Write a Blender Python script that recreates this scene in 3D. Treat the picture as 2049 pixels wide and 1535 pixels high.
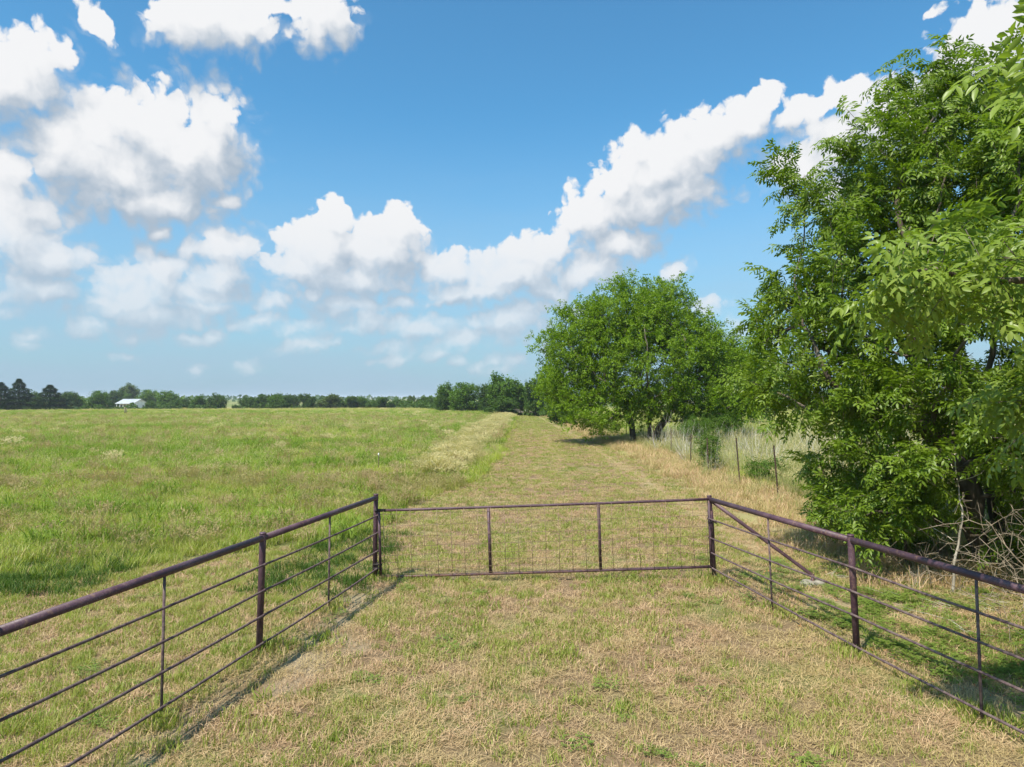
import bpy, math, random
import numpy as np
from mathutils import Vector
rng = np.random.default_rng(7)
random.seed(7)
scene = bpy.context.scene
for o in list(bpy.data.objects):
    bpy.data.objects.remove(o)
COL = scene.collection

# ------------------------------------------------------------ camera
FPX = 1421.0                      # focal length in pixels of the 2049 px wide photograph
CAM_H = 2.68
cd = bpy.data.cameras.new('camera'); cam = bpy.data.objects.new('camera', cd); COL.objects.link(cam)
cam.location = (0, 0, CAM_H)
cam.rotation_euler = (math.radians(90 + 1.11), 0, 0)
cd.sensor_width = 36.0; cd.lens = 36.0 * FPX / 2049.0
cd.clip_start = 0.05; cd.clip_end = 20000
scene.camera = cam

# ------------------------------------------------------------ sun, sky, exposure
SUN = Vector((-.55, -.63, 1.2)).normalized()
SUN_EL = math.asin(SUN.z); SUN_AZ = math.atan2(SUN.x, SUN.y)
ld = bpy.data.lights.new('sun', 'SUN'); sun = bpy.data.objects.new('sun', ld); COL.objects.link(sun)
ld.energy = 5.0; ld.angle = math.radians(0.55); ld.color = (1.0, .925, .80)
sun.rotation_euler = SUN.to_track_quat('Z', 'Y').to_euler()
scene.view_settings.view_transform = 'Standard'
scene.view_settings.look = 'None'
scene.view_settings.exposure = 0.60
scene.view_settings.gamma = 1.0
scene.view_settings.use_curve_mapping = False
scene.cycles.max_bounces = 6
scene.cycles.diffuse_bounces = 3
scene.cycles.transmission_bounces = 4
scene.cycles.transparent_max_bounces = 8
scene.cycles.use_denoising = True

world = bpy.data.worlds.new('World'); scene.world = world; world.use_nodes = True
world.cycles.sampling_method = 'MANUAL'; world.cycles.sample_map_resolution = 256
wt = world.node_tree; wt.nodes.clear()


class G:
    """small helper that adds nodes to a tree and wires them up"""
    def __init__(s, tree): s.t = tree
    def n(s, kind, **kw):
        nd = s.t.nodes.new(kind)
        for k, v in kw.items(): setattr(nd, k, v)
        return nd
    def put(s, sock, v):
        if isinstance(v, bpy.types.NodeSocket): s.t.links.new(v, sock)
        else: sock.default_value = v
    def m(s, op, a, b=0.0, c=None, clamp=False):
        nd = s.n('ShaderNodeMath', operation=op, use_clamp=clamp)
        s.put(nd.inputs[0], a); s.put(nd.inputs[1], b)
        if c is not None: s.put(nd.inputs[2], c)
        return nd.outputs[0]
    def v(s, op, a, b=(0, 0, 0)):
        nd = s.n('ShaderNodeVectorMath', operation=op); s.put(nd.inputs[0], a)
        if op == 'SCALE': s.put(nd.inputs['Scale'], b)
        else: s.put(nd.inputs[1], b)
        return nd.outputs['Value'] if op in ('LENGTH', 'DOT_PRODUCT') else nd.outputs[0]
    def noise(s, vec, scale, detail=2.0, rough=.5, color=False, dist=0.0):
        nd = s.n('ShaderNodeTexNoise'); s.put(nd.inputs['Vector'], vec)
        nd.inputs['Scale'].default_value = scale; nd.inputs['Detail'].default_value = detail
        nd.inputs['Roughness'].default_value = rough; nd.inputs['Distortion'].default_value = dist
        return nd.outputs['Color' if color else 'Fac']
    def voro(s, vec, scale, feature='SMOOTH_F1', sm=.4):
        nd = s.n('ShaderNodeTexVoronoi', feature=feature); s.put(nd.inputs['Vector'], vec)
        nd.inputs['Scale'].default_value = scale
        if feature == 'SMOOTH_F1': nd.inputs['Smoothness'].default_value = sm
        return nd.outputs['Distance']
    def ramp(s, f, a, b, lo=0.0, hi=1.0, smooth=True):
        nd = s.n('ShaderNodeMapRange', interpolation_type='SMOOTHSTEP' if smooth else 'LINEAR')
        s.put(nd.inputs['Value'], f); s.put(nd.inputs['From Min'], a); s.put(nd.inputs['From Max'], b)
        s.put(nd.inputs['To Min'], lo); s.put(nd.inputs['To Max'], hi)
        return nd.outputs[0]
    def mix(s, f, a, b, mode='MIX'):
        nd = s.n('ShaderNodeMix', data_type='RGBA', blend_type=mode); s.put(nd.inputs[0], f)
        s.put(nd.inputs[6], a if not isinstance(a, tuple) else (*a[:3], 1))
        s.put(nd.inputs[7], b if not isinstance(b, tuple) else (*b[:3], 1))
        return nd.outputs[2]
    def xyz(s, x, y, z=0.0):
        nd = s.n('ShaderNodeCombineXYZ'); s.put(nd.inputs[0], x); s.put(nd.inputs[1], y); s.put(nd.inputs[2], z)
        return nd.outputs[0]


# cumulus puffs by bearing and elevation: (bearing, elevation of the centre, half width, half height, turn, weight)
# given in hundredths of 1/1421 radian, bearing from the track, elevation from the horizon
PUFFS = []
def puff(px, py, rx, ry, rot=0.0, w=1.0):
    X = (px - 1024.5) / FPX; Z = (795 - py) / FPX
    az = math.atan(X); el = math.atan(Z / math.sqrt(1 + X * X))
    c = math.cos(az); w = min(1.0, w + .16)
    if el < .17: rx *= 1.2; ry *= 1.2
    PUFFS.append((az * FPX / 100, el * FPX / 100, rx * c * c / 100 * 1.12 + .05, ry * c / 100 * 1.12 + .05, rot, w))
for a in [
    (0, 140, 105, 80), (60, 110, 50, 50), (125, 95, 40, 26, .4, .55), (175, 18, 70, 18, -.7, .7),
    (390, 25, 95, 52), (480, 30, 60, 42), (640, 12, 62, 52), (560, 5, 60, 16, 0, .6),
    (120, 285, 80, 85), (270, 240, 92, 58), (360, 300, 120, 95), (435, 235, 42, 48), (235, 340, 170, 75), (300, 400, 120, 38), (440, 392, 36, 22, .2, .6), (190, 260, 80, 60),
    (25, 345, 55, 36, 0, .8), (40, 455, 95, 62, 0, .9), (100, 520, 70, 40, 0, .75), (90, 580, 110, 26, 0, .6),
    (316, 463, 22, 20, 0, .6), (450, 495, 62, 30, 0, .85), (390, 497, 36, 22, 0, .7), (430, 552, 80, 30, 0, .6),
    (318, 545, 50, 38), (270, 585, 100, 48), (300, 630, 110, 36, 0, .65), (400, 590, 80, 30, 0, .55),
    (668, 440, 38, 40), (640, 500, 90, 55), (795, 460, 40, 38), (740, 505, 95, 58), (600, 535, 75, 36), (700, 560, 120, 26, 0, .7), (760, 460, 40, 26),
    (700, 610, 110, 22, 0, .5), (730, 638, 42, 18, 0, .75), (508, 646, 46, 13, .15, .6), (420, 677, 28, 13, 0, .65), (612, 685, 48, 13, .15, .65), (590, 655, 60, 15, 0, .5),
    (838, 658, 54, 17, 0, .8), (930, 680, 70, 19, .35, .65), (790, 716, 54, 9, .3, .6), (1020, 640, 60, 30, .2, .75), (880, 710, 60, 9, .2, .45),
    (890, 530, 54, 32), (1060, 505, 72, 40), (1112, 485, 28, 34), (1020, 545, 110, 38), (955, 585, 70, 17, .1, .85), (1180, 540, 80, 26, .4, .85), (1235, 498, 72, 30, .15, .85), (1090, 575, 70, 20, 0, .55),
    (1175, 430, 58, 48), (1245, 355, 70, 46, .5), (1330, 330, 110, 66, .55), (1430, 265, 70, 46, .6), (1510, 222, 56, 32, .8), (1300, 405, 130, 44, .2), (1370, 400, 70, 36, .3, .7), (1290, 305, 46, 40),
    (1620, 215, 95, 28, .15, .65), (1700, 190, 60, 34, 0, .75), (1600, 320, 66, 36, .3, .9), (1680, 285, 80, 48, .2), (1660, 385, 60, 22, 0, .8), (1800, 230, 120, 60, .2, .8),
    (1345, 540, 34, 17, .3, .6), (1420, 606, 42, 13, .3, .5), (1480, 655, 26, 24, 0, .6), (1030, 720, 26, 12, 0, .5), (255, 715, 34, 9, 0, .4), (48, 690, 24, 7, 0, .45),
    (1985, 100, 100, 92), (1925, 60, 30, 22, 0, .8), (2060, 210, 90, 80), (1865, 18, 18, 10, 0, .45), (2130, 60, 90, 90),
]:
    puff(*a)
_r = random.Random(11)
for i in range(46):      # small hazy cumulus stacked up low over the horizon
    t = _r.random(); puff(_r.uniform(-100, 1150) if i < 34 else _r.uniform(1400, 2200), 575 + 165*t, _r.uniform(28, 75)*(1.1-.6*t), _r.uniform(9, 20)*(1.1-.6*t), _r.uniform(-.05, .3), _r.uniform(.3, .62))
# lookup of the smooth puff field over the part of the sky that holds the placed puffs (bearing x elevation);
# edges, billows, light and shade of the clouds are made by the world's nodes below
X0, X1, Y0, Y1 = -13.0, 13.0, -1.0, 10.0
LW, LH = 1040, 440
def puff_field(dx, dy):
    xs = X0 + (np.arange(LW) + .5) / LW * (X1 - X0) + dx
    ys = Y0 + (np.arange(LH) + .5) / LH * (Y1 - Y0) + dy
    x, y = np.meshgrid(xs, ys)
    f = np.full(x.shape, 3.0)
    for (cx, cy, rx, ry, rot, w) in PUFFS:
        c, s_ = math.cos(rot), math.sin(rot)
        u = ((x - cx) * c + (y - cy) * s_) / rx; v = (-(x - cx) * s_ + (y - cy) * c) / ry
        d = np.sqrt(u * u + v * v) + 1.0 - w
        k = .25; h = np.maximum(k - np.abs(f - d), 0) / k
        f = np.minimum(f, d) - h * h * h * k / 6
    return np.clip(1.0 - f, -2, 2)
OFF = (-.13, .27)
pix = np.ones((LH, LW, 4), np.float32)
pix[..., 0] = puff_field(0, 0) * .25 + .5
pix[..., 1] = puff_field(*OFF) * .25 + .5
pix[..., 2] = puff_field(-.25, .75) * .25 + .5
pmap = bpy.data.images.new('puff_lookup', LW, LH, float_buffer=True, alpha=False)
pmap.colorspace_settings.name = 'Non-Color'
pmap.pixels.foreach_set(pix.ravel()); pmap.update(); pmap.pack()

g = G(wt)
tc = g.n('ShaderNodeTexCoord'); D = tc.outputs['Generated']
sp = g.n('ShaderNodeSeparateXYZ'); g.put(sp.inputs[0], D)
az = g.m('ARCTAN2', sp.outputs[0], sp.outputs[1])
el = g.m('ARCSINE', sp.outputs[2])
Pd = g.xyz(g.m('MULTIPLY', az, FPX / 100), g.m('MULTIPLY', el, FPX / 100))
def noise2(vec, scale, detail, rough, color=False):
    nd = g.n('ShaderNodeTexNoise', noise_dimensions='2D'); g.put(nd.inputs['Vector'], vec)
    nd.inputs['Scale'].default_value = scale; nd.inputs['Detail'].default_value = detail; nd.inputs['Roughness'].default_value = rough
    return nd.outputs['Color' if color else 'Fac']
def voro2(vec, scale, sm):
    nd = g.n('ShaderNodeTexVoronoi', voronoi_dimensions='2D', feature='F1'); g.put(nd.inputs['Vector'], vec)
    nd.inputs['Scale'].default_value = scale
    return nd.outputs['Distance']
warp = g.v('SCALE', g.v('SUBTRACT', noise2(Pd, .9, 4, .6, True), (.5, .5, .5)), .50)
Pw = g.v('ADD', Pd, warp)
uv = g.v('MULTIPLY', g.v('SUBTRACT', Pw, (X0, Y0, 0)), (1 / (X1 - X0), 1 / (Y1 - Y0), 0))
im = g.n('ShaderNodeTexImage', interpolation='Cubic', extension='EXTEND'); im.image = pmap
g.put(im.inputs[0], uv)
sc_ = g.n('ShaderNodeSeparateColor'); g.put(sc_.inputs[0], im.outputs[0])
# a loose scatter of further cumulus for the rest of the sky, beyond the placed ones
sP = g.n('ShaderNodeSeparateXYZ'); g.put(sP.inputs[0], Pd)
away = g.m('MAXIMUM', g.ramp(g.m('ABSOLUTE', sP.outputs[0]), 10.8, 12.8), g.ramp(sP.outputs[1], 8.4, 9.8))
def total(chan, vec):
    f = g.m('ADD', g.m('MULTIPLY', g.m('SUBTRACT', chan, .5), 4.0), .0)
    far = g.m('SUBTRACT', g.m('MULTIPLY', noise2(g.v('MULTIPLY', vec, (1, 1.5, 1)), .17, 2, .5), 6.0), 3.75)
    f = g.m('ADD', g.m('MULTIPLY', f, g.m('SUBTRACT', 1.0, away)), g.m('MULTIPLY', far, away))
    f = g.m('ADD', f, g.m('MULTIPLY', g.m('SUBTRACT', .42, voro2(vec, 2.2, .3)), .62))
    f = g.m('ADD', f, g.m('MULTIPLY', g.m('SUBTRACT', .42, voro2(vec, 5.2, .3)), .34))
    return g.m('ADD', f, g.m('MULTIPLY', g.m('SUBTRACT', noise2(vec, 2.4, 7, .66), .5), .80))
F0 = total(sc_.outputs[0], Pw)
F1 = total(sc_.outputs[1], g.v('ADD', Pw, (*OFF, 0)))
big = g.m('MULTIPLY', g.m('SUBTRACT', sc_.outputs[0], sc_.outputs[2]), 4.0)      # above zero towards the top of a cloud
big = g.m('MULTIPLY', big, g.m('SUBTRACT', 1.0, away))
fine = g.m('SUBTRACT', F0, F1)
topness = g.ramp(g.m('ADD', big, g.m('MULTIPLY', fine, .6)), -.35, .45)
a_soft = g.ramp(F0, -.40, .42)
a_hard = g.ramp(F0, -.04, .20)
low = g.ramp(el, .06, .24)
a_hard = g.m('ADD', g.m('MULTIPLY', a_hard, low), g.m('MULTIPLY', g.ramp(F0, -.35, .85), g.m('SUBTRACT', 1.0, low)))
alpha = g.m('ADD', g.m('MULTIPLY', a_hard, topness), g.m('MULTIPLY', a_soft, g.m('SUBTRACT', 1.0, topness)))
alpha = g.m('MULTIPLY', alpha, g.ramp(el, 0.01, .22, .6, 1.0))
lit = g.ramp(g.m('ADD', g.m('MULTIPLY', fine, .58), g.m('MULTIPLY', big, .78)), -.72, .68)
cc = g.mix(lit, (.265, .325, .395), (.60, .605, .615))
cc = g.mix(g.ramp(F0, .9, 1.9, 0, .25), cc, (.47, .505, .55))
cc = g.mix(g.ramp(el, .02, .30, .50, 0.0), cc, (.38, .45, .52))
sky = g.n('ShaderNodeTexSky', sky_type='NISHITA', sun_disc=False)
sky.sun_elevation = SUN_EL; sky.sun_rotation = SUN_AZ
sky.altitude = 100; sky.air_density = 1.0; sky.dust_density = 1.6; sky.ozone_density = 2.0
SKY_STRENGTH = .094
skyc = g.mix(1.0, sky.outputs[0], (SKY_STRENGTH * .60, SKY_STRENGTH * 1.22, SKY_STRENGTH * 1.38), 'MULTIPLY')
# thin high veil that pales the sky towards the horizon
veil = g.m('MULTIPLY', g.ramp(el, .0, .40, .92, 0.0), g.ramp(g.noise(g.v('MULTIPLY', Pd, (.25, 1.1, 1)), 1.0, 5, .6), .25, .75, .75, 1.0))
skyc = g.mix(veil, skyc, (.275, .375, .475))
col = g.mix(alpha, skyc, cc)
bg = g.n('ShaderNodeBackground'); g.put(bg.inputs[0], col); bg.inputs[1].default_value = 1.0
wo = g.n('ShaderNodeOutputWorld'); g.put(wo.inputs[0], bg.outputs[0])

# ------------------------------------------------------------ object helpers
def tag(o, label=None, cat=None, group=None, kind=None):
    if label: o['label'] = label
    if cat: o['category'] = cat
    if group: o['group'] = group
    if kind: o['kind'] = kind
    return o
def empty(name, loc=(0, 0, 0), rz=0.0, label=None, cat=None, group=None):
    o = bpy.data.objects.new(name, None); o.empty_display_size = .2
    o.location = loc; o.rotation_euler = (0, 0, rz); COL.objects.link(o)
    return tag(o, label, cat, group)
def part(name, mesh, parent=None, loc=None, rot=None, kind=None, label=None):
    o = bpy.data.objects.new(name, mesh); COL.objects.link(o)
    if parent is not None: o.parent = parent
    if loc is not None: o.location = loc
    if rot is not None: o.rotation_euler = rot
    return tag(o, label, kind=kind)
def copy_tree(o, parent=None):
    c = o.copy(); COL.objects.link(c); c.parent = parent
    for ch in [x for x in COL.objects if x.parent == o]: copy_tree(ch, c)
    return c

class MB:
    """collects shapes and links them as one mesh"""
    def __init__(s): s.v = []; s.f = []; s.n = 0; s.mi = []
    def add(s, v, f, m=0):
        v = np.asarray(v, float).reshape(-1, 3)
        s.v.append(v); s.f += [tuple(i + s.n for i in q) for q in f]; s.mi += [m] * len(f); s.n += len(v)
    def box(s, lo, hi, m=0):
        x0, y0, z0 = lo; x1, y1, z1 = hi
        s.add([(x0,y0,z0),(x1,y0,z0),(x1,y1,z0),(x0,y1,z0),(x0,y0,z1),(x1,y0,z1),(x1,y1,z1),(x0,y1,z1)],
              [(0,3,2,1),(4,5,6,7),(0,1,5,4),(1,2,6,5),(2,3,7,6),(3,0,4,7)], m)
    def tube(s, pts, rad, n=8, cap=True, m=0):
        pts = np.asarray(pts, float); K = len(pts)
        rad = np.full(K, rad) if np.isscalar(rad) else np.asarray(rad, float)
        t = np.gradient(pts, axis=0) if K > 1 else np.array([[0, 0, 1.]])
        t /= np.linalg.norm(t, axis=1)[:, None] + 1e-9
        a = np.array([0, 0, 1.]) if abs(t[0][2]) < .9 else np.array([1., 0, 0])
        u = np.cross(t[0], a); u /= np.linalg.norm(u)
        ang = np.arange(n) / n * 2 * math.pi; V = []
        for k in range(K):
            u = u - t[k] * (u @ t[k]); u /= np.linalg.norm(u) + 1e-9
            w = np.cross(t[k], u)
            V.append(pts[k] + rad[k] * (np.cos(ang)[:, None] * u + np.sin(ang)[:, None] * w))
        f = [(k*n+i, k*n+(i+1) % n, (k+1)*n+(i+1) % n, (k+1)*n+i) for k in range(K-1) for i in range(n)]
        if cap: f += [tuple(range(n-1, -1, -1)), tuple(range((K-1)*n, K*n))]
        s.add(np.concatenate(V), f, m)
    def mesh(s, name, mats, smooth=True):
        me = bpy.data.meshes.new(name)
        v = np.concatenate(s.v) if s.v else np.zeros((0, 3))
        me.from_pydata(v.tolist(), [], s.f)
        for mt in (mats if isinstance(mats, (list, tuple)) else [mats]): me.materials.append(mt)
        if smooth: me.polygons.foreach_set('use_smooth', np.ones(len(me.polygons), bool))
        if any(s.mi): me.polygons.foreach_set('material_index', np.array(s.mi, np.int32))
        me.update(); return me
def fast_mesh(name, V, F, mats, smooth=False, mi=None):
    """V (n,3), F (m,k) arrays with the same corner count"""
    me = bpy.data.meshes.new(name); V = np.asarray(V, np.float32); F = np.asarray(F, np.int32)
    m, k = F.shape
    me.vertices.add(len(V)); me.vertices.foreach_set('co', V.ravel())
    me.loops.add(m * k); me.loops.foreach_set('vertex_index', F.ravel())
    me.polygons.add(m); me.polygons.foreach_set('loop_start', np.arange(0, m * k, k, dtype=np.int32))
    me.update(calc_edges=True)
    for mt in (mats if isinstance(mats, (list, tuple)) else [mats]): me.materials.append(mt)
    if smooth: me.polygons.foreach_set('use_smooth', np.ones(m, bool))
    if mi is not None: me.polygons.foreach_set('material_index', np.asarray(mi, np.int32))
    me.validate(); return me

# ------------------------------------------------------------ value noise for the layout of the cover
_tabs = [np.random.default_rng(100 + i).random((256, 256)) for i in range(12)]
def vnoise(x, y, seed=0):
    t = _tabs[seed % 12]; xi = np.floor(x).astype(int); yi = np.floor(y).astype(int)
    fx = x - xi; fy = y - yi; fx = fx*fx*(3-2*fx); fy = fy*fy*(3-2*fy)
    g_ = lambda a, b: t[a % 256, b % 256]
    return (g_(xi, yi)*(1-fx) + g_(xi+1, yi)*fx)*(1-fy) + (g_(xi, yi+1)*(1-fx) + g_(xi+1, yi+1)*fx)*fy
def fbm(x, y, size, seed=0, oct_=4):
    s = 0; a = .5; t = 0
    for o in range(oct_):
        k = 2.03**o / size; s = s + a*vnoise(x*k + 17.3*o, y*k + 5.1*o, seed+o); t += a; a *= .55
    return s / t
def sstep(a, b, x):
    t = np.clip((x-a)/(b-a), 0, 1); return t*t*(3-2*t)

# ------------------------------------------------------------ materials
def mat(name):
    m = bpy.data.materials.new(name); m.use_nodes = True; m.node_tree.nodes.clear()
    return m, G(m.node_tree)
def bsdf(g, col, rough=.8, spec=.3, metal=0.0, normal=None):
    b = g.n('ShaderNodeBsdfPrincipled'); g.put(b.inputs['Base Color'], col if not isinstance(col, tuple) else (*col[:3], 1))
    g.put(b.inputs['Roughness'], rough); g.put(b.inputs['Specular IOR Level'], spec); g.put(b.inputs['Metallic'], metal)
    if normal is not None: g.put(b.inputs['Normal'], normal)
    return b.outputs[0]
def out(g, sh):
    o = g.n('ShaderNodeOutputMaterial'); g.put(o.inputs[0], sh)
def leaf_mat(name, cols, patch=None, patch_size=3.0, trans=.45, rough=.5, spec=.25, tip=None, scale_fine=9.0):
    """thin plant surface: colour differs from clump to clump (random per clump) and in broad drifts over the ground"""
    m, g = mat(name)
    oi = g.n('ShaderNodeObjectInfo'); geo = g.n('ShaderNodeNewGeometry')
    cr = g.n('ShaderNodeValToRGB'); el_ = cr.color_ramp.elements
    while len(el_) < len(cols): el_.new(.5)
    for i, c in enumerate(cols): el_[i].position = i / max(1, len(cols)-1); el_[i].color = (*c, 1)
    f = g.m('ADD', g.m('MULTIPLY', oi.outputs['Random'], .6), g.m('MULTIPLY', g.noise(geo.outputs['Position'], scale_fine, 2), .4))
    ri = geo.outputs['Random Per Island']
    f = g.m('ADD', g.m('MULTIPLY', f, .6), g.m('MULTIPLY', ri, .4))
    g.put(cr.inputs[0], f); c = cr.outputs[0]
    if patch is not None:
        nf = g.ramp(g.noise(geo.outputs['Position'], 1.0/patch_size, 3), .42, .60)
        c = g.mix(g.m('MULTIPLY', nf, .75), c, patch)
    d = g.n('ShaderNodeBsdfPrincipled'); g.put(d.inputs['Base Color'], c); d.inputs['Roughness'].default_value = rough
    d.inputs['Specular IOR Level'].default_value = spec
    t = g.n('ShaderNodeBsdfTranslucent'); g.put(t.inputs[0], g.mix(1.0, c, (1.25, 1.35, .55), 'MULTIPLY'))
    mx = g.n('ShaderNodeMixShader'); mx.inputs[0].default_value = trans
    g.put(mx.inputs[1], d.outputs[0]); g.put(mx.inputs[2], t.outputs[0]); out(g, mx.outputs[0])
    return m
def bark_mat(name, a, b, scale=6.0):
    m, g = mat(name); geo = g.n('ShaderNodeNewGeometry')
    n1 = g.noise(g.v('MULTIPLY', geo.outputs['Position'], (1, 1, .25)), scale, 5, .65)
    c = g.mix(g.ramp(n1, .3, .7), a, b)
    bp = g.n('ShaderNodeBump'); bp.inputs['Strength'].default_value = .6; bp.inputs['Distance'].default_value = .02; g.put(bp.inputs['Height'], n1)
    out(g, bsdf(g, c, .9, .15, normal=bp.outputs[0])); return m

M = {}
# lively greens of the broadleaf trees
M['leaf_hero'] = leaf_mat('leaf_compound', [(.085, .145, .010), (.140, .215, .018), (.23, .31, .040)], trans=.42, rough=.42, spec=.35)
M['leaf_near'] = leaf_mat('leaf_pale_green', [(.14, .205, .025), (.20, .28, .045), (.28, .345, .07)], trans=.42, rough=.4, spec=.35)
M['leaf_elm'] = leaf_mat('leaf_elm', [(.10, .18, .006), (.16, .255, .011), (.23, .33, .024)], trans=.42, rough=.5)
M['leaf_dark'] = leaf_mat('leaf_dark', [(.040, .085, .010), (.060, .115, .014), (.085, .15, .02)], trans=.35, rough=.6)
M['leaf_mid'] = leaf_mat('leaf_mid', [(.060, .125, .010), (.085, .16, .015), (.12, .20, .025)], trans=.35, rough=.6)
M['leaf_olive'] = leaf_mat('leaf_olive', [(.07, .11, .025), (.09, .13, .035), (.11, .155, .045)], trans=.3, rough=.7)
M['leaf_cedar'] = leaf_mat('leaf_cedar', [(.026, .058, .012), (.040, .080, .018), (.06, .105, .024)], trans=.15, rough=.7)
M['leaf_shrub'] = leaf_mat('leaf_shrub', [(.07, .13, .015), (.10, .18, .02), (.15, .22, .03)], trans=.4)
M['bark'] = bark_mat('bark_grey_brown', (.07, .055, .042), (.19, .16, .13))
M['bark_pale'] = bark_mat('bark_pale', (.22, .19, .15), (.50, .45, .38))
M['twig'] = bark_mat('dry_twig', (.15, .115, .08), (.38, .31, .23), 12)
# cover on the ground
M['straw'] = leaf_mat('dry_straw', [(.30, .18, .105), (.49, .335, .195), (.66, .49, .31)], patch=(.44, .345, .16), patch_size=1.1, trans=.2, rough=.6, spec=.3)
M['short_green'] = leaf_mat('short_green', [(.155, .21, .03), (.225, .28, .045), (.33, .35, .085)], patch=(.29, .32, .07), patch_size=1.6, trans=.35, rough=.45)
M['lush'] = leaf_mat('lush_green', [(.19, .26, .03), (.27, .34, .05), (.37, .42, .08)], patch=(.37, .375, .10), patch_size=3.0, trans=.4, rough=.4)
M['coarse'] = leaf_mat('coarse_green', [(.135, .20, .025), (.185, .265, .035), (.26, .335, .055)], trans=.4, rough=.55, spec=.2)
M['yellow_green'] = leaf_mat('yellow_green', [(.29, .35, .04), (.38, .425, .06), (.48, .48, .10)], patch=(.22, .33, .035), patch_size=11.0, trans=.35, rough=.5)
M['seed_brown'] = leaf_mat('seed_brown', [(.30, .21, .11), (.38, .28, .15), (.48, .37, .22)], patch=(.33, .29, .12), patch_size=3.0, trans=.3, rough=.7)
M['feather'] = leaf_mat('feather_pale', [(.40, .35, .16), (.50, .43, .22), (.60, .52, .32)], trans=.35, rough=.6)
M['grey_weed'] = leaf_mat('grey_weed', [(.22, .25, .08), (.30, .32, .12), (.42, .38, .20)], trans=.35, rough=.6)
M['clover'] = leaf_mat('clover', [(.13, .20, .035), (.18, .25, .045), (.25, .31, .08)], trans=.35, rough=.45)
M['rust_leaf'] = leaf_mat('rust_leaf', [(.30, .09, .03), (.42, .16, .06), (.30, .18, .10)], trans=.2)
M['dead_stalk'] = bark_mat('dead_stalk', (.38, .34, .29), (.60, .56, .50), 8)

def pipe_paint():
    m, g = mat('maroon_pipe_paint'); geo = g.n('ShaderNodeNewGeometry'); P_ = geo.outputs['Position']
    n1 = g.noise(P_, 3.0, 5, .6); n2 = g.noise(P_, 22.0, 4, .7); n3 = g.noise(P_, 90.0, 2)
    c = g.mix(g.ramp(n1, .35, .65), (.050, .023, .035), (.082, .040, .056))
    sx_ = g.n('ShaderNodeSeparateXYZ'); g.put(sx_.inputs[0], geo.outputs['Normal'])
    c = g.mix(g.ramp(n2, .52, .70, 0, .85), c, (.15, .085, .06))           # chalked and rusting spots
    c = g.mix(g.m('MULTIPLY', g.ramp(n1, .45, .62), g.ramp(n3, .40, .72, 0, .35)), c, (.20, .15, .17))
    sz = g.n('ShaderNodeSeparateXYZ'); g.put(sz.inputs[0], P_)
    c = g.mix(g.m('MULTIPLY', g.ramp(sz.outputs[2], .02, .22, 1, 0), g.ramp(n2, .35, .6)), c, (.17, .085, .045))   # rust creeping up from the soil
    bp = g.n('ShaderNodeBump'); bp.inputs['Strength'].default_value = .25; bp.inputs['Distance'].default_value = .003; g.put(bp.inputs['Height'], n2)
    out(g, bsdf(g, c, g.ramp(n2, .3, .7, .42, .66), .45, normal=bp.outputs[0])); return m
M['paint'] = pipe_paint()
def rusty(name, a, b):
    m, g = mat(name); geo = g.n('ShaderNodeNewGeometry')
    n = g.noise(geo.outputs['Position'], 18, 5, .7)
    out(g, bsdf(g, g.mix(g.ramp(n, .35, .65), a, b), .75, .3, .2)); return m
M['rod'] = rusty('weathered_rod', (.075, .045, .055), (.17, .125, .115))
M['wire'] = rusty('rusty_wire', (.16, .10, .065), (.30, .22, .15))
M['tpost'] = rusty('old_post_steel', (.05, .040, .030), (.13, .085, .055))
M['black'] = rusty('black_iron', (.018, .016, .016), (.04, .033, .03))
def concrete():
    m, g = mat('concrete'); geo = g.n('ShaderNodeNewGeometry')
    n = g.noise(geo.outputs['Position'], 14, 6, .7)
    out(g, bsdf(g, g.mix(g.ramp(n, .3, .7), (.15, .135, .11), (.30, .27, .225)), .9, .2)); return m
M['concrete'] = concrete()

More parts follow.
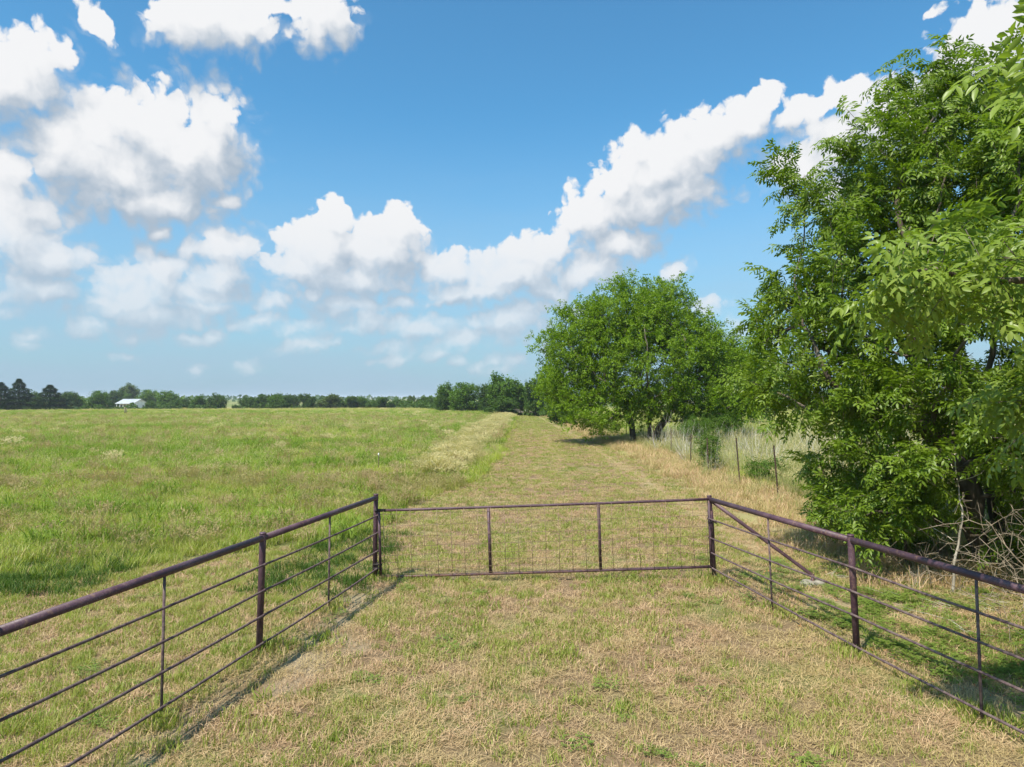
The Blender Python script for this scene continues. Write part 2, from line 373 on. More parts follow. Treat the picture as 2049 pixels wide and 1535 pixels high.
# ------------------------------------------------------------ scatter (geometry nodes), for what nobody could count
def hidden_collection(name, meshes):
    c = bpy.data.collections.new(name)
    for i, me in enumerate(meshes):
        c.objects.link(bpy.data.objects.new('%s_%02d' % (name, i), me))
    return c
def scatter(name, pts, rot, scl, idx, coll, parent=None, kind='stuff'):
    me = bpy.data.meshes.new(name); n = len(pts)
    me.vertices.add(n); me.vertices.foreach_set('co', np.asarray(pts, np.float32).ravel())
    a = me.attributes.new('rot', 'FLOAT_VECTOR', 'POINT'); a.data.foreach_set('vector', np.asarray(rot, np.float32).ravel())
    a = me.attributes.new('scl', 'FLOAT_VECTOR', 'POINT')
    scl = np.asarray(scl, np.float32)
    if scl.ndim == 1: scl = np.repeat(scl[:, None], 3, 1)
    a.data.foreach_set('vector', scl.ravel())
    a = me.attributes.new('idx', 'INT', 'POINT'); a.data.foreach_set('value', np.asarray(idx, np.int32))
    me.update()
    o = bpy.data.objects.new(name, me); COL.objects.link(o)
    if parent is not None: o.parent = parent
    if kind: o['kind'] = kind
    t = bpy.data.node_groups.new(name + '_nodes', 'GeometryNodeTree')
    t.interface.new_socket('Geometry', in_out='INPUT', socket_type='NodeSocketGeometry')
    t.interface.new_socket('Geometry', in_out='OUTPUT', socket_type='NodeSocketGeometry')
    g = G(t); gi = g.n('NodeGroupInput'); go = g.n('NodeGroupOutput')
    ci = g.n('GeometryNodeCollectionInfo', transform_space='ORIGINAL'); ci.inputs[0].default_value = coll
    ci.inputs['Separate Children'].default_value = True; ci.inputs['Reset Children'].default_value = True
    ip = g.n('GeometryNodeInstanceOnPoints'); ip.inputs['Pick Instance'].default_value = True
    def na(nm, ty):
        q = g.n('GeometryNodeInputNamedAttribute', data_type=ty); q.inputs[0].default_value = nm; return q.outputs[0]
    g.put(ip.inputs['Points'], gi.outputs[0]); g.put(ip.inputs['Instance'], ci.outputs[0])
    g.put(ip.inputs['Instance Index'], na('idx', 'INT')); g.put(ip.inputs['Scale'], na('scl', 'FLOAT_VECTOR'))
    e2r = g.n('FunctionNodeEulerToRotation'); g.put(e2r.inputs[0], na('rot', 'FLOAT_VECTOR')); g.put(ip.inputs['Rotation'], e2r.outputs[0])
    g.put(go.inputs[0], ip.outputs[0])
    md = o.modifiers.new('scatter', 'NODES'); md.node_group = t
    return o

# ------------------------------------------------------------ blades and tufts
def blades(n, hgt, width, lean, spread, droop=.3, segs=3, seed=0, flat=False, lay=0.0):
    """n grass blades as narrow bent strips around the origin; returns V, F (quads)"""
    r = np.random.default_rng(seed); V = []; F = []
    for i in range(n):
        a = r.random()*2*math.pi; rr = spread*math.sqrt(r.random())
        b = np.array([rr*math.cos(a), rr*math.sin(a), 0.0])
        d = r.random()*2*math.pi; h = hgt*(.55 + .6*r.random()); w = width*(.7 + .6*r.random())
        th = abs(r.normal(0, lean)) if lay == 0 else r.uniform(math.radians(62), math.radians(92))
        dirh = np.array([math.cos(d), math.sin(d), 0]); side = np.array([-math.sin(d), math.cos(d), 0])
        tw = r.uniform(-.6, .6); side = side*math.cos(tw) + dirh*math.sin(tw)
        if lay: b = b + np.array([0, 0, r.uniform(0, lay)])
        p = b.copy(); ang = th; k0 = len(V)
        for s in range(segs+1):
            t = s/segs; ww = w*(1 - t**1.6)*.5 + (w*.06)
            V += [p - side*ww, p + side*ww]
            ang2 = ang + droop*t*(.5 + r.random())
            p = p + (dirh*math.sin(ang2) + np.array([0, 0, math.cos(ang2)]))*h/segs
            ang = ang2
        F += [(k0+2*s, k0+2*s+1, k0+2*s+3, k0+2*s+2) for s in range(segs)]
    return np.array(V), np.array(F)
def heads(n, hgt, lean, spread, hl, hw, seed=0, stem_w=.0022, bits=9, droop=.15):
    """grass stems that end in a loose seed head"""
    r = np.random.default_rng(seed); V = []; F = []
    for i in range(n):
        a = r.random()*6.283; rr = spread*math.sqrt(r.random()); b = np.array([rr*math.cos(a), rr*math.sin(a), 0])
        d = r.random()*6.283; th = abs(r.normal(0, lean)); dirh = np.array([math.cos(d), math.sin(d), 0]); side = np.array([-math.sin(d), math.cos(d), 0])
        h = hgt*(.7 + .4*r.random()); tip = b + (dirh*math.sin(th) + np.array([0, 0, math.cos(th)]))*h
        k = len(V); V += [b - side*stem_w/2, b + side*stem_w/2, tip + side*stem_w/2, tip - side*stem_w/2]; F.append((k, k+1, k+2, k+3))
        for j in range(bits):
            t = j/bits; c = tip + (dirh*math.sin(th + droop*2) + np.array([0, 0, math.cos(th + droop*2)]))*hl*(t - .35)
            q = r.normal(0, 1, 3); q /= np.linalg.norm(q); q[2] = abs(q[2])*.8 + .3
            L = hw*(1 - abs(t - .35))*(.6 + .8*r.random()); s2 = np.cross(q, [0.3, .5, .8]); s2 /= np.linalg.norm(s2)
            k = len(V); V += [c, c + q*L*.5 + s2*L*.13, c + q*L, c + q*L*.5 - s2*L*.13]; F.append((k, k+1, k+2, k+3))
    return np.array(V), np.array(F)
def joined(name, items, mats):
    V = []; F = []; mi = []; n = 0
    for (v, f), m in items:
        V.append(v); F.append(f + n); mi += [m]*len(f); n += len(v)
    return fast_mesh(name, np.concatenate(V), np.concatenate(F), mats, mi=mi)

# ------------------------------------------------------------ lie of the land
def gz(x, y):
    x = np.asarray(x, float); y = np.asarray(y, float); r = np.hypot(x, y)
    z = -2.1*sstep(185, 265, r) + 1.2*(fbm(x, y, 420, 3)-.5)*sstep(260, 600, r)
    z = z - .42*sstep(45, 120, r)
    near = 1 - sstep(60, 120, r)
    return z + near*(.05*(fbm(x, y, 2.6, 5, 3)-.5))
def y_long(x): return 10.2 + (np.clip(x, -30, -3) + 7.4)*.66 + 1.3*(fbm(x, x*0+3, 1.6, 2)-.5)     # where the uncut grass begins, left
def track_left(y): return np.interp(y, [12, 13.4, 19, 22, 30, 100, 200], [-3.6, -3.1, -2.3, -1.2, -.75, 0, .4]) + .9*(fbm(y, y*0, 2.2, 4)-.5)
def mown(x, y):
    a = (x < -3.05) & (y < y_long(x)); b = (x >= -3.05) & (x > track_left(y)) & (x < 5.5 + .5*np.sin(y*.7)) & (y < 175)
    return (a | b | ((x > 0) & (y < 9) & (x < 6.5 + .25*y))).astype(float)
def rough_dry(x, y):      # long dry grass along the wire fence
    return sstep(4.9, 5.9, x + 1.0*(fbm(x, y, 1.3, 6)-.5))*(1 - sstep(7.2, 8.6, x + 1.3*(fbm(x, y, 1.2, 7)-.5)))*(y > 10)*(y < 175)
def right_field(x, y): return ((x > 7.5 + .8*(fbm(x, y, 1.2, 7)-.5)) & (y > 9.5)).astype(float)
def left_field(x, y): return (((x < -3.05) & (y >= y_long(x))) | ((x >= -3.05) & (x < track_left(y)) & (y > 11.5)) | ((y > 172) & (x < 8))).astype(float)
def patches(x, y, lst):
    d = 0
    for (cx, cy, rx, ry) in lst: d = np.maximum(d, 1 - np.sqrt(((x-cx)/rx)**2 + ((y-cy)/ry)**2) + .9*(fbm(x, y, 1.4 + .03*cy, 8)-.5))
    return sstep(-.1, .25, d)
COARSE = [(-7.2, 27, 2.6, 2.2), (-5.2, 29, 1.6, 1.6), (-19, 33, 6, 3.2), (-12, 38, 5, 3.5), (-27, 40, 5, 5), (-2.6, 40, 1.6, 7), (-3.2, 60, 2, 14), (-20, 26, 2.4, 1.4), (-9.8, 16.2, 2.0, .9), (-.15, 32, .35, .8), (-30, 60, 9, 4), (-6, 50, 3, 5)]
BROWN = [(-4.4, 20.6, 4.2, 2.2), (-1.4, 17.6, 1.6, 2.0), (-10.5, 21.5, 4.2, 1.6), (-16, 20, 4, 1.6), (-.9, 50, .8, 14), (-9.5, 13.8, 1.4, .5)]
def bare(x, y):
    return patches(x, y, [(-1.9, 7.7, .42, .28), (-1.0, 10.75, .7, .28), (-.3, 10.9, .5, .2), (4.6, 9.3, .9, .7), (4.1, 7.9, .5, .6), (4.6, 6.3, .8, .8), (-2.05, 9.6, .3, .8), (-2.1, 7.5, .25, 1.3), (-2.75, 5.4, .2, .9)])*.8
def clover_at(x, y): return patches(x, y, [(4.9, 9.0, 1.0, .9), (5.3, 8.2, .8, .8), (4.4, 7.4, .5, .8), (5.2, 6.9, .7, .6), (4.7, 5.9, .5, .5), (3.9, 8.6, .35, .5)])
def dapple(x, y): return ((x > 3.6 + .1*(10-y)) & (y < 12) & (y > 1)).astype(float)

COL_STRAW = np.array([.22, .15, .085]); COL_GREEN = np.array([.16, .20, .045]); COL_LUSH = np.array([.12, .17, .03])
COL_YG = np.array([.27, .30, .075]); COL_TAN = np.array([.42, .35, .18]); COL_BROWN = np.array([.30, .225, .12]); COL_BARE = np.array([.36, .29, .20])
def ground_colour(x, y):
    x = np.asarray(x, float); y = np.asarray(y, float); r = np.hypot(x, y)
    n1 = fbm(x, y, 1.3, 1); n2 = fbm(x, y, 14, 9); n3 = fbm(x, y*1.0, 38, 4)
    lerp = lambda a, b, t: a*(1-t[..., None]) + b*t[..., None]
    mo = lerp(np.broadcast_to(COL_STRAW, x.shape + (3,)), COL_GREEN, sstep(.5, .68, n1)*.8)
    rut = np.exp(-((x-4.3)/.35)**2)*(y > 12) + .6*np.exp(-((x-2.2)/.35)**2)*(y > 30)
    mo = lerp(mo, COL_TAN, np.clip(rut*.8, 0, 1))
    yg = lerp(np.broadcast_to(COL_YG, x.shape + (3,)), COL_TAN, sstep(.48, .62, n2)*.55)
    yg = lerp(yg, COL_TAN*.85, sstep(95, 170, r)*(.45 + .5*sstep(.4, .6, n3)))
    lf = lerp(np.broadcast_to(COL_LUSH, x.shape + (3,)), yg, sstep(18, 30, y))
    lf = lerp(lf, COL_BROWN, patches(x, y, BROWN)*.8)
    c = lerp(yg, lf, left_field(x, y)); c = lerp(c, mo, mown(x, y)); c = lerp(c, COL_TAN*.9, rough_dry(x, y))
    c = lerp(c, COL_BARE, np.clip(bare(x, y), 0, 1)*.9*(r < 30))
    far = lerp(np.broadcast_to(np.array([.20, .24, .065]), x.shape + (3,)), np.array([.30, .29, .12]), sstep(.45, .6, fbm(x, y, 160, 2)))
    return lerp(c, far, sstep(260, 330, r))
# polar sheet, fine towards the view
rr_ = np.concatenate([[0.0], np.geomspace(.8, 9000, 330)])
aa_ = np.concatenate([np.linspace(-48, 48, 460), np.linspace(48, 312, 110)[1:-1]])*math.pi/180
A, R = np.meshgrid(aa_, rr_[1:]); X = R*np.sin(A); Y = R*np.cos(A)
na_, nr_ = A.shape[1], A.shape[0]
V = np.stack([X.ravel(), Y.ravel(), gz(X, Y).ravel()], 1)
ids = np.arange(na_*nr_).reshape(nr_, na_); nx_ = np.roll(ids, -1, 1)
F = np.stack([ids[:-1], nx_[:-1], nx_[1:], ids[1:]], -1).reshape(-1, 4)[:, ::-1]
mg, g = mat('ground_cover')
ac = g.n('ShaderNodeAttribute'); ac.attribute_name = 'cover'; geo = g.n('ShaderNodeNewGeometry'); P_ = geo.outputs['Position']
nf = g.noise(P_, 38, 5, .7); nm_ = g.noise(P_, 7, 5, .65); nl = g.noise(P_, .35, 5, .6)
c = g.mix(g.ramp(nf, .28, .74, 0, .75), ac.outputs['Color'], g.mix(1.0, ac.outputs['Color'], (.42, .38, .36), 'MULTIPLY'))
c = g.mix(g.ramp(nm_, .5, .75, 0, .5), c, (.24, .19, .12))
c = g.mix(g.ramp(nl, .5, .7, 0, .25), c, (.40, .37, .13))
bp = g.n('ShaderNodeBump'); bp.inputs['Strength'].default_value = .7; bp.inputs['Distance'].default_value = .03; g.put(bp.inputs['Height'], nf)
out(g, bsdf(g, c, .95, .1, normal=bp.outputs[0]))
me = fast_mesh('ground', V, F, mg, smooth=True)
at = me.color_attributes.new('cover', 'FLOAT_COLOR', 'POINT')
cc_ = ground_colour(X.ravel(), Y.ravel()); at.data.foreach_set('color', np.concatenate([cc_, np.ones((len(cc_), 1))], 1).astype(np.float32).ravel())
part('ground', me, kind='structure')
# close the middle of the sheet
k = 60; mb = MB(); ang = np.arange(k)/k*2*math.pi
mb.add(np.concatenate([[[0, 0, -.01]], np.stack([.9*np.sin(ang), .9*np.cos(ang), ang*0-.01], 1)]), [(0, 1+(i+1) % k, 1+i) for i in range(k)])
me0 = mb.mesh('soil', mg, False); at = me0.color_attributes.new('cover', 'FLOAT_COLOR', 'POINT')
at.data.foreach_set('color', np.tile([.34, .26, .14, 1], k+1).astype(np.float32)); part('soil', me0, kind='structure')

# ------------------------------------------------------------ grass and weeds
def tset(name, n, fn): return hidden_collection(name, [fn(i) for i in range(n)])
t_thatch = tset('thatch', 5, lambda i: joined('thatch', [(blades(46, .085, .0038, 0, .13, .35, 2, i, lay=.022), 0), (blades(9, .04, .004, .5, .12, .3, 2, 50+i), 0)], [M['straw']]))
t_short = tset('short_green', 5, lambda i: joined('short_green', [(blades(26, .065, .0055, .45, .07, .5, 3, 100+i), 0), (blades(8, .06, .004, .7, .09, .3, 2, 130+i), 1)], [M['short_green'], M['straw']]))
t_strawup = tset('straw_upright', 4, lambda i: joined('straw_upright', [(blades(30, .055, .004, .5, .11, .3, 2, 160+i), 0), (blades(6, .05, .0045, .45, .1, .5, 2, 170+i), 1)], [M['straw'], M['short_green']]))
t_lush = tset('lush', 5, lambda i: joined('lush', [(blades(60, .21, .007, .50, .16, .7, 3, 200+i), 0), (blades(12, .2, .005, .6, .16, .5, 3, 230+i), 1)], [M['lush'], M['straw']]))
t_coarse = tset('coarse', 5, lambda i: joined('coarse', [(blades(46, .62, .020, .40, .28, 1.0, 5, 300+i), 0)], [M['coarse']]))
t_brown = tset('brown_seed', 4, lambda i: joined('brown_seed', [(heads(34, .38, .32, .22, .12, .05, 400+i, .003, 8), 0), (blades(34, .26, .006, .4, .22, .6, 3, 430+i), 1), (blades(12, .26, .006, .4, .22, .6, 3, 460+i), 2)], [M['seed_brown'], M['lush'], M['straw']]))
t_feather = tset('feather', 4, lambda i: joined('feather', [(heads(70, .52, .30, .28, .22, .07, 500+i, .003, 9, .4), 0), (blades(40, .35, .007, .4, .28, .7, 3, 530+i), 1)], [M['feather'], M['yellow_green']]))
t_yg = tset('yellow_green', 5, lambda i: joined('yellow_green', [(blades(70, .27, .011, .42, .34, .7, 3, 600+i), 0), (heads(4, .33, .3, .34, .12, .05, 640+i, .005, 5), 1)], [M['yellow_green'], M['feather']]))
t_ygfar = tset('yellow_green_far', 4, lambda i: joined('yellow_green_far', [(blades(130, .24, .028, .40, 1.1, .6, 2, 700+i), 0), (heads(8, .30, .3, 1.1, .2, .10, 740+i, .012, 4), 1)], [M['yellow_green'], M['feather']]))
t_tanfar = tset('tan_far', 4, lambda i: joined('tan_far', [(blades(100, .20, .028, .45, 1.1, .5, 2, 800+i), 0), (blades(50, .2, .028, .35, 1.1, .5, 2, 830+i), 1)], [M['feather'], M['yellow_green']]))
t_weed = tset('grey_weed', 5, lambda i: joined('grey_weed', [(blades(46, .8, .012, .22, .30, .45, 4, 900+i), 0), (heads(8, .85, .2, .3, .2, .07, 930+i, .005, 7), 1), (blades(16, .45, .009, .5, .3, .6, 3, 950+i), 2)], [M['grey_weed'], M['feather'], M['straw']]))
t_rough = tset('rough_straw', 5, lambda i: joined('rough_straw', [(blades(60, .34, .006, .75, .2, 1.0, 4, 1000+i), 0), (blades(6, .3, .006, .5, .2, .8, 3, 1030+i), 1)], [M['straw'], M['lush']]))
def clover_patch(seed):
    r = np.random.default_rng(seed); V = []; F = []
    for i in range(46):
        a = r.random()*6.28; q = .13*math.sqrt(r.random()); b = np.array([q*math.cos(a), q*math.sin(a), .015 + .045*r.random()])
        for j in range(3):
            t = a + j*2.1 + r.random()*.5; d = np.array([math.cos(t), math.sin(t), .25*r.random()]); s_ = np.array([-math.sin(t), math.cos(t), .1*r.normal()])
            L = .016 + .010*r.random(); k = len(V); V += [b, b + d*L*.6 + s_*L*.42, b + d*L*1.1, b + d*L*.6 - s_*L*.42]; F.append((k, k+1, k+2, k+3))
    return fast_mesh('clover', np.array(V), np.array(F), [M['clover']])
t_clover = hidden_collection('clover', [clover_patch(i) for i in range(4)])

def sample(dens, y0, y1, prob, xr=None, seed=0, steps=400):
    """random points with dens(y) per square metre inside the view's wedge, thinned by prob(x, y)"""
    r = np.random.default_rng(seed)
    ye = np.geomspace(y0, y1, steps+1) if y0 > 0 else np.linspace(y0, y1, steps+1); yc = (ye[1:]+ye[:-1])/2
    lo = -(.80*yc + 1.6) if xr is None else np.full(steps, xr[0]); hi = (.80*yc + 1.6) if xr is None else np.full(steps, xr[1])
    lo = np.maximum(lo, -(.80*yc+1.6)); hi = np.minimum(hi, .80*yc+1.6)
    w = np.maximum(hi-lo, 0)*(ye[1:]-ye[:-1])*dens(yc); n = int(w.sum())
    b = r.choice(steps, n, p=w/w.sum()); y = ye[b] + r.random(n)*(ye[b+1]-ye[b]); x = lo[b] + r.random(n)*(hi[b]-lo[b])
    k = r.random(n) < prob(x, y); return x[k], y[k], r
def spread(name, coll, nvar, dens, y0, y1, prob, size, xr=None, seed=0, tilt=.12, sink=.0, zvar=.25, zcap=1.25):
    x, y, r = sample(dens, y0, y1, prob, xr, seed); n = len(x)
    s = size(x, y)*(.75 + .5*r.random(n)); z = np.minimum(s, zcap)*(1 + zvar*(r.random(n)*2-1))
    scl = np.stack([s, s, z], 1)
    scatter(name, np.stack([x, y, gz(x, y) - sink], 1), np.stack([r.normal(0, tilt, n), r.normal(0, tilt, n), r.random(n)*6.283], 1), scl, r.integers(0, nvar, n), coll)
    print('scatter', name, n)
one = lambda x, y: np.ones_like(x)
green_n = lambda x, y: sstep(.42, .58, fbm(x, y, .7, 1))*(.30 + .9*sstep(.38, .58, fbm(x, y, 3.0, 3)))
gaps = lambda x, y: 1 - .80*np.clip(bare(x, y), 0, 1)
apron = lambda x, y: mown(x, y)*gaps(x, y)
spread('mown_thatch', t_thatch, 5, lambda y: 56*np.minimum(1, (8/y)**1.05), 1.6, 60, lambda x, y: apron(x, y)*.96, lambda x, y: 1.0 + .02*y, seed=1, tilt=.06)
spread('mown_stubble', t_strawup, 4, lambda y: 40*np.minimum(1, (8/y)**1.2), 1.6, 80, lambda x, y: apron(x, y)*(.35 + .5*sstep(.4, .6, fbm(x, y, 1.1, 5))), lambda x, y: 1.0 + .025*y, seed=2)
spread('mown_grass', t_short, 5, lambda y: 125*np.minimum(1, (7/y)**1.1), 1.6, 120, lambda x, y: apron(x, y)*np.clip(green_n(x, y)*.9 + .15 + .6*(x < -2.6)*(y > 4) + .18*(y > 11), 0, 1)*(1 - .75*np.exp(-((x-4.3)/.3)**2)*(y > 12)), lambda x, y: .85 + .03*y + .5*sstep(.55, .75, fbm(x, y, .5, 7)), seed=3)
spread('gate_line_grass', t_short, 5, lambda y: 260.0, 10.0, 10.9, lambda x, y: np.exp(-((y-(10.47-.012*x))/.10)**2)*(fbm(x, y, .4, 2) > .46)*(x > -1.9)*(x < 2.3), lambda x, y: 1.5 + 0*x, xr=(-2, 3), seed=31)
spread('fence_line_tufts', t_short, 5, lambda y: 40, 4.5, 10.4, lambda x, y: ((np.abs(x-(-2.02-(10.5-y)*.2046)-.42) < .35) | (np.abs(x-(-2.02-(10.5-y)*.2046)) < .12))*(fbm(x, y, .28, 9) > .64)*.7, lambda x, y: 1.7 + 0*x, xr=(-4, -1), seed=32, zcap=2)
spread('lush_grass', t_lush, 5, lambda y: 34*np.minimum(1, (12/y)**1.0), 8, 40, lambda x, y: left_field(x, y)*(1 - sstep(21, 34, y))*(1 - .35*patches(x, y, BROWN)), lambda x, y: .95 + .9*sstep(.4, .7, fbm(x, y, 2.2, 3))*sstep(0, 1.2, y-y_long(x)) + .2*sstep(14, 22, y), seed=4)
spread('lush_tufts', t_lush, 5, lambda y: 24.0, 3, 16, lambda x, y: mown(x, y)*(x < -2.6)*(fbm(x, y, .8, 6) > .44)*.8, lambda x, y: .5 + 0*x, seed=44)
spread('seedhead_grass', t_brown, 4, lambda y: 16*np.minimum(1, (20/y)**1.2), 11, 120, lambda x, y: left_field(x, y)*np.clip(patches(x, y, BROWN)*.45 + .01 + .08*sstep(.60, .72, fbm(x, y, 7, 11)), 0, 1), lambda x, y: .85 + .012*np.maximum(y-20, 0), seed=5)
spread('coarse_grass', t_coarse, 5, lambda y: 7.5*np.minimum(1, (30/y)**1.1), 12, 150, lambda x, y: left_field(x, y)*np.clip(patches(x, y, COARSE) + .14*sstep(.58, .68, fbm(x, y, 8, 2)), 0, 1), lambda x, y: .85 + .012*np.maximum(y-25, 0), seed=6)
spread('pale_feather_grass', t_feather, 4, lambda y: 8.5*np.minimum(1, (30/y)**1.0), 18, 170, lambda x, y: left_field(x, y)*np.clip(np.exp(-((x-np.interp(y, [24, 105], [-2.7, -1.0]))/np.interp(y, [24, 60], [.6, .95]))**2)*(y > 23)*1.1 + .006*(y > 22), 0, 1), lambda x, y: .95 + .008*np.maximum(y-25, 0), seed=7, zcap=.9)
spread('field_grass', t_yg, 5, lambda y: 11*np.minimum(1, (26/y)**1.05), 20, 75, lambda x, y: np.clip(left_field(x, y) + right_field(x, y)*1.0, 0, 1)*np.maximum(sstep(20, 30, y), .8*(x > 7))*(1 - .6*patches(x, y, COARSE)), lambda x, y: .95 + .008*np.maximum(y-30, 0), seed=8)
spread('far_field_grass', t_ygfar, 4, lambda y: 1.35*np.minimum(1, (70/y)**1.1), 62, 205, lambda x, y: np.clip(left_field(x, y) + right_field(x, y), 0, 1)*(1 - .55*sstep(100, 165, y)*sstep(.35, .55, fbm(x, y, 38, 4))), lambda x, y: 1.0 + 0*x, seed=9)
spread('far_dry_grass', t_tanfar, 4, lambda y: .8*np.minimum(1, (90/y)**.8), 70, 215, lambda x, y: np.clip(left_field(x, y) + right_field(x, y), 0, 1)*np.clip(sstep(95, 150, y)*(.35 + .65*sstep(.35, .55, fbm(x, y, 38, 4))) + .06, 0, 1), lambda x, y: 1.0, seed=10)
spread('dry_verge_grass', t_rough, 5, lambda y: 26*np.minimum(1, (18/y)**1.1), 9.5, 170, rough_dry, lambda x, y: .9 + .015*np.maximum(y-15, 0), seed=11)
spread('rank_weeds', t_weed, 5, lambda y: 13*np.minimum(1, (20/y)**1.2), 10, 70, lambda x, y: right_field(x, y)*(1 - sstep(34, 52, y))*(.35 + .6*sstep(.4, .55, fbm(x, y, 2.5, 5))), lambda x, y: (.55 + .35*fbm(x, y, 3, 3))*(1 + .01*np.maximum(y-20, 0)), seed=12, tilt=.16)
spread('verge_weeds', t_weed, 5, lambda y: 5, 14, 60, lambda x, y: rough_dry(x, y)*(x > 6.3)*.4, lambda x, y: .6 + 0*x, seed=13)
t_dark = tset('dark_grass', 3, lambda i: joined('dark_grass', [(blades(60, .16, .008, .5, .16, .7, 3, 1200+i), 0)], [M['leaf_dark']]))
spread('painted_shade_grass', t_dark, 3, lambda y: 90.0, 9.6, 14, lambda x, y: patches(x, y, [(-7.5, 10.3, .95, .15), (-3.3, 13.3, .3, .09)])*((x < -5.9) | (x > -3.7)), lambda x, y: 1.0 + 0*x, xr=(-9, -2), seed=33)  # dark leaf colour paints in the shade along the uncut grass edge
_posts = [(-2.02-.622*k, 10.5-3.03*k) for k in range(4)] + [(2.96+.62*k, 10.43-3.01*k) for k in range(4)] + [(-2.33-.622*k, 8.98-3.03*k) for k in range(3)] + [(3.27+.62*k, 8.92-3.01*k) for k in range(3)]
near_post = lambda x, y: (np.min([np.hypot(x-a, (y-b)*.8) for a, b in _posts], axis=0) < .17)*1.0
spread('post_foot_grass', t_short, 5, lambda y: 160.0, 1.6, 10.9, lambda x, y: near_post(x, y)*.8, lambda x, y: 1.7 + 0*x, seed=34, zcap=2.2)
spread('post_foot_straw', t_strawup, 4, lambda y: 160.0, 1.6, 10.9, lambda x, y: near_post(x, y)*.7, lambda x, y: 1.5 + 0*x, seed=35, zcap=2.2)
spread('clover_mat', t_clover, 4, lambda y: 70, 4.2, 11, lambda x, y: np.clip(clover_at(x, y), 0, 1)*(.25 + .6*(fbm(x, y, .35, 4) > .5))*(x > 3.25 + (10.43-y)*.206), lambda x, y: 1.0 + 0*x, seed=14, tilt=.1)
spread('straggly_clover', t_clover, 4, lambda y: 26, 4.2, 12, lambda x, y: (fbm(x, y, .6, 3) > .52)*(x > 3.2 + (10.43-y)*.206)*.7, lambda x, y: .8 + 0*x, xr=(2.8, 9), seed=15, tilt=.1)
spread('weed_rosettes', t_clover, 4, lambda y: 14, 2.4, 12, lambda x, y: (fbm(x, y, .45, 10) > .66)*.8, lambda x, y: .8 + 0*x, xr=(-6, 4), seed=16, tilt=.1)
def litter(seed):
    r = np.random.default_rng(seed); V = []; F = []
    for i in range(7):
        b = r.normal(0, .09, 3); b[2] = .02 + .02*r.random(); t = r.random()*6.28; d = np.array([math.cos(t), math.sin(t), .3*r.normal()]); s_ = np.array([-math.sin(t), math.cos(t), .3*r.normal()]); L = .035
        k = len(V); V += [b, b + d*L*.5 + s_*L*.22 + [0, 0, .006], b + d*L, b + d*L*.5 - s_*L*.22]; F.append((k, k+1, k+2, k+3))
    return fast_mesh('leaf_litter', np.array(V), np.array(F), [M['rust_leaf']])
t_litter = hidden_collection('leaf_litter', [litter(i) for i in range(3)])
spread('leaf_litter', t_litter, 3, lambda y: 9, 4, 11, lambda x, y: (np.abs(x-(2.96+(10.43-y)*.206)-.5) < .7)*(fbm(x, y, .5, 1) > .45)*.8, lambda x, y: .8 + 0*x, xr=(2, 9), seed=17)

# ------------------------------------------------------------ trees: limbs grown towards a cloud of points
def colonize(trunks, attr, step, infl, kill, iters=90, seed=0, pull=(0, 0, .05)):
    r = np.random.default_rng(seed); N = []; par = []
    for tr in trunks:
        last = -1
        for i, p in enumerate(tr):
            N.append(np.array(p, float)); par.append(last); last = len(N)-1
    A_ = np.array(attr); N = np.array(N); alive = np.ones(len(A_), bool)
    d = np.linalg.norm(A_[:, None] - N[None], axis=2); near = d.argmin(1); nd = d.min(1)
    child = np.zeros(len(N), int); pull = np.array(pull)
    for it in range(iters):
        act = alive & (nd < infl)
        if not act.any(): infl *= 1.4; continue
        v = A_[act] - N[near[act]]; v /= np.linalg.norm(v, axis=1)[:, None] + 1e-9
        S = np.zeros((len(N), 3)); np.add.at(S, near[act], v)
        cnt = np.bincount(near[act], minlength=len(N)); k = np.where((cnt > 0) & (child[:len(N)] < 4))[0]
        if not len(k): break
        D_ = S[k]/cnt[k][:, None] + pull + r.normal(0, .12, (len(k), 3)); D_ /= np.linalg.norm(D_, axis=1)[:, None] + 1e-9
        new = N[k] + D_*step; n0 = len(N)
        N = np.concatenate([N, new]); par += k.tolist(); child = np.concatenate([child, np.zeros(len(k), int)]); child[k] += 1
        ai = np.where(alive)[0]
        dd = np.linalg.norm(A_[ai][:, None] - new[None], axis=2); j = dd.argmin(1); dm = dd[np.arange(len(ai)), j]
        b = dm < nd[ai]; near[ai[b]] = n0 + j[b]; nd[ai[b]] = dm[b]
        alive &= nd > kill
        if not alive.any() or len(N) > 9000: break
    return N, np.array(par)
def skeleton(N, par, r_tip, power=2.35, r_trunk=None):
    n = len(N); R = np.zeros(n); ch = [[] for _ in range(n)]
    for i in range(n):
        if par[i] >= 0: ch[par[i]].append(i)
    for i in range(n-1, -1, -1):
        R[i] = r_tip if not ch[i] else sum(R[c]**power for c in ch[i])**(1/power)
    if r_trunk: 
        k = r_trunk/R.max(); R = r_tip + (R-r_tip)*k if R.max() > r_tip*1.01 else R
    return R, ch
def limb_mesh(name, N, par, R, ch, mt, r_min=0.0, n_big=9, n_small=4):
    mb = MB(); todo = [i for i in range(len(N)) if par[i] < 0]
    while todo:
        s = todo.pop(); pts = [N[s]]; rad = [R[s]]; cur = s
        if par[s] >= 0: pts.insert(0, N[par[s]]); rad.insert(0, R[s]*1.05)
        while ch[cur]:
            c = sorted(ch[cur], key=lambda q: -R[q]); todo += c[1:]; cur = c[0]; pts.append(N[cur]); rad.append(R[cur])
        if max(rad) < r_min: continue
        if len(pts) > 1: mb.tube(pts, rad, n_big if max(rad) > .05 else (6 if max(rad) > .02 else n_small), cap=False)
    return mb.mesh(name, mt)
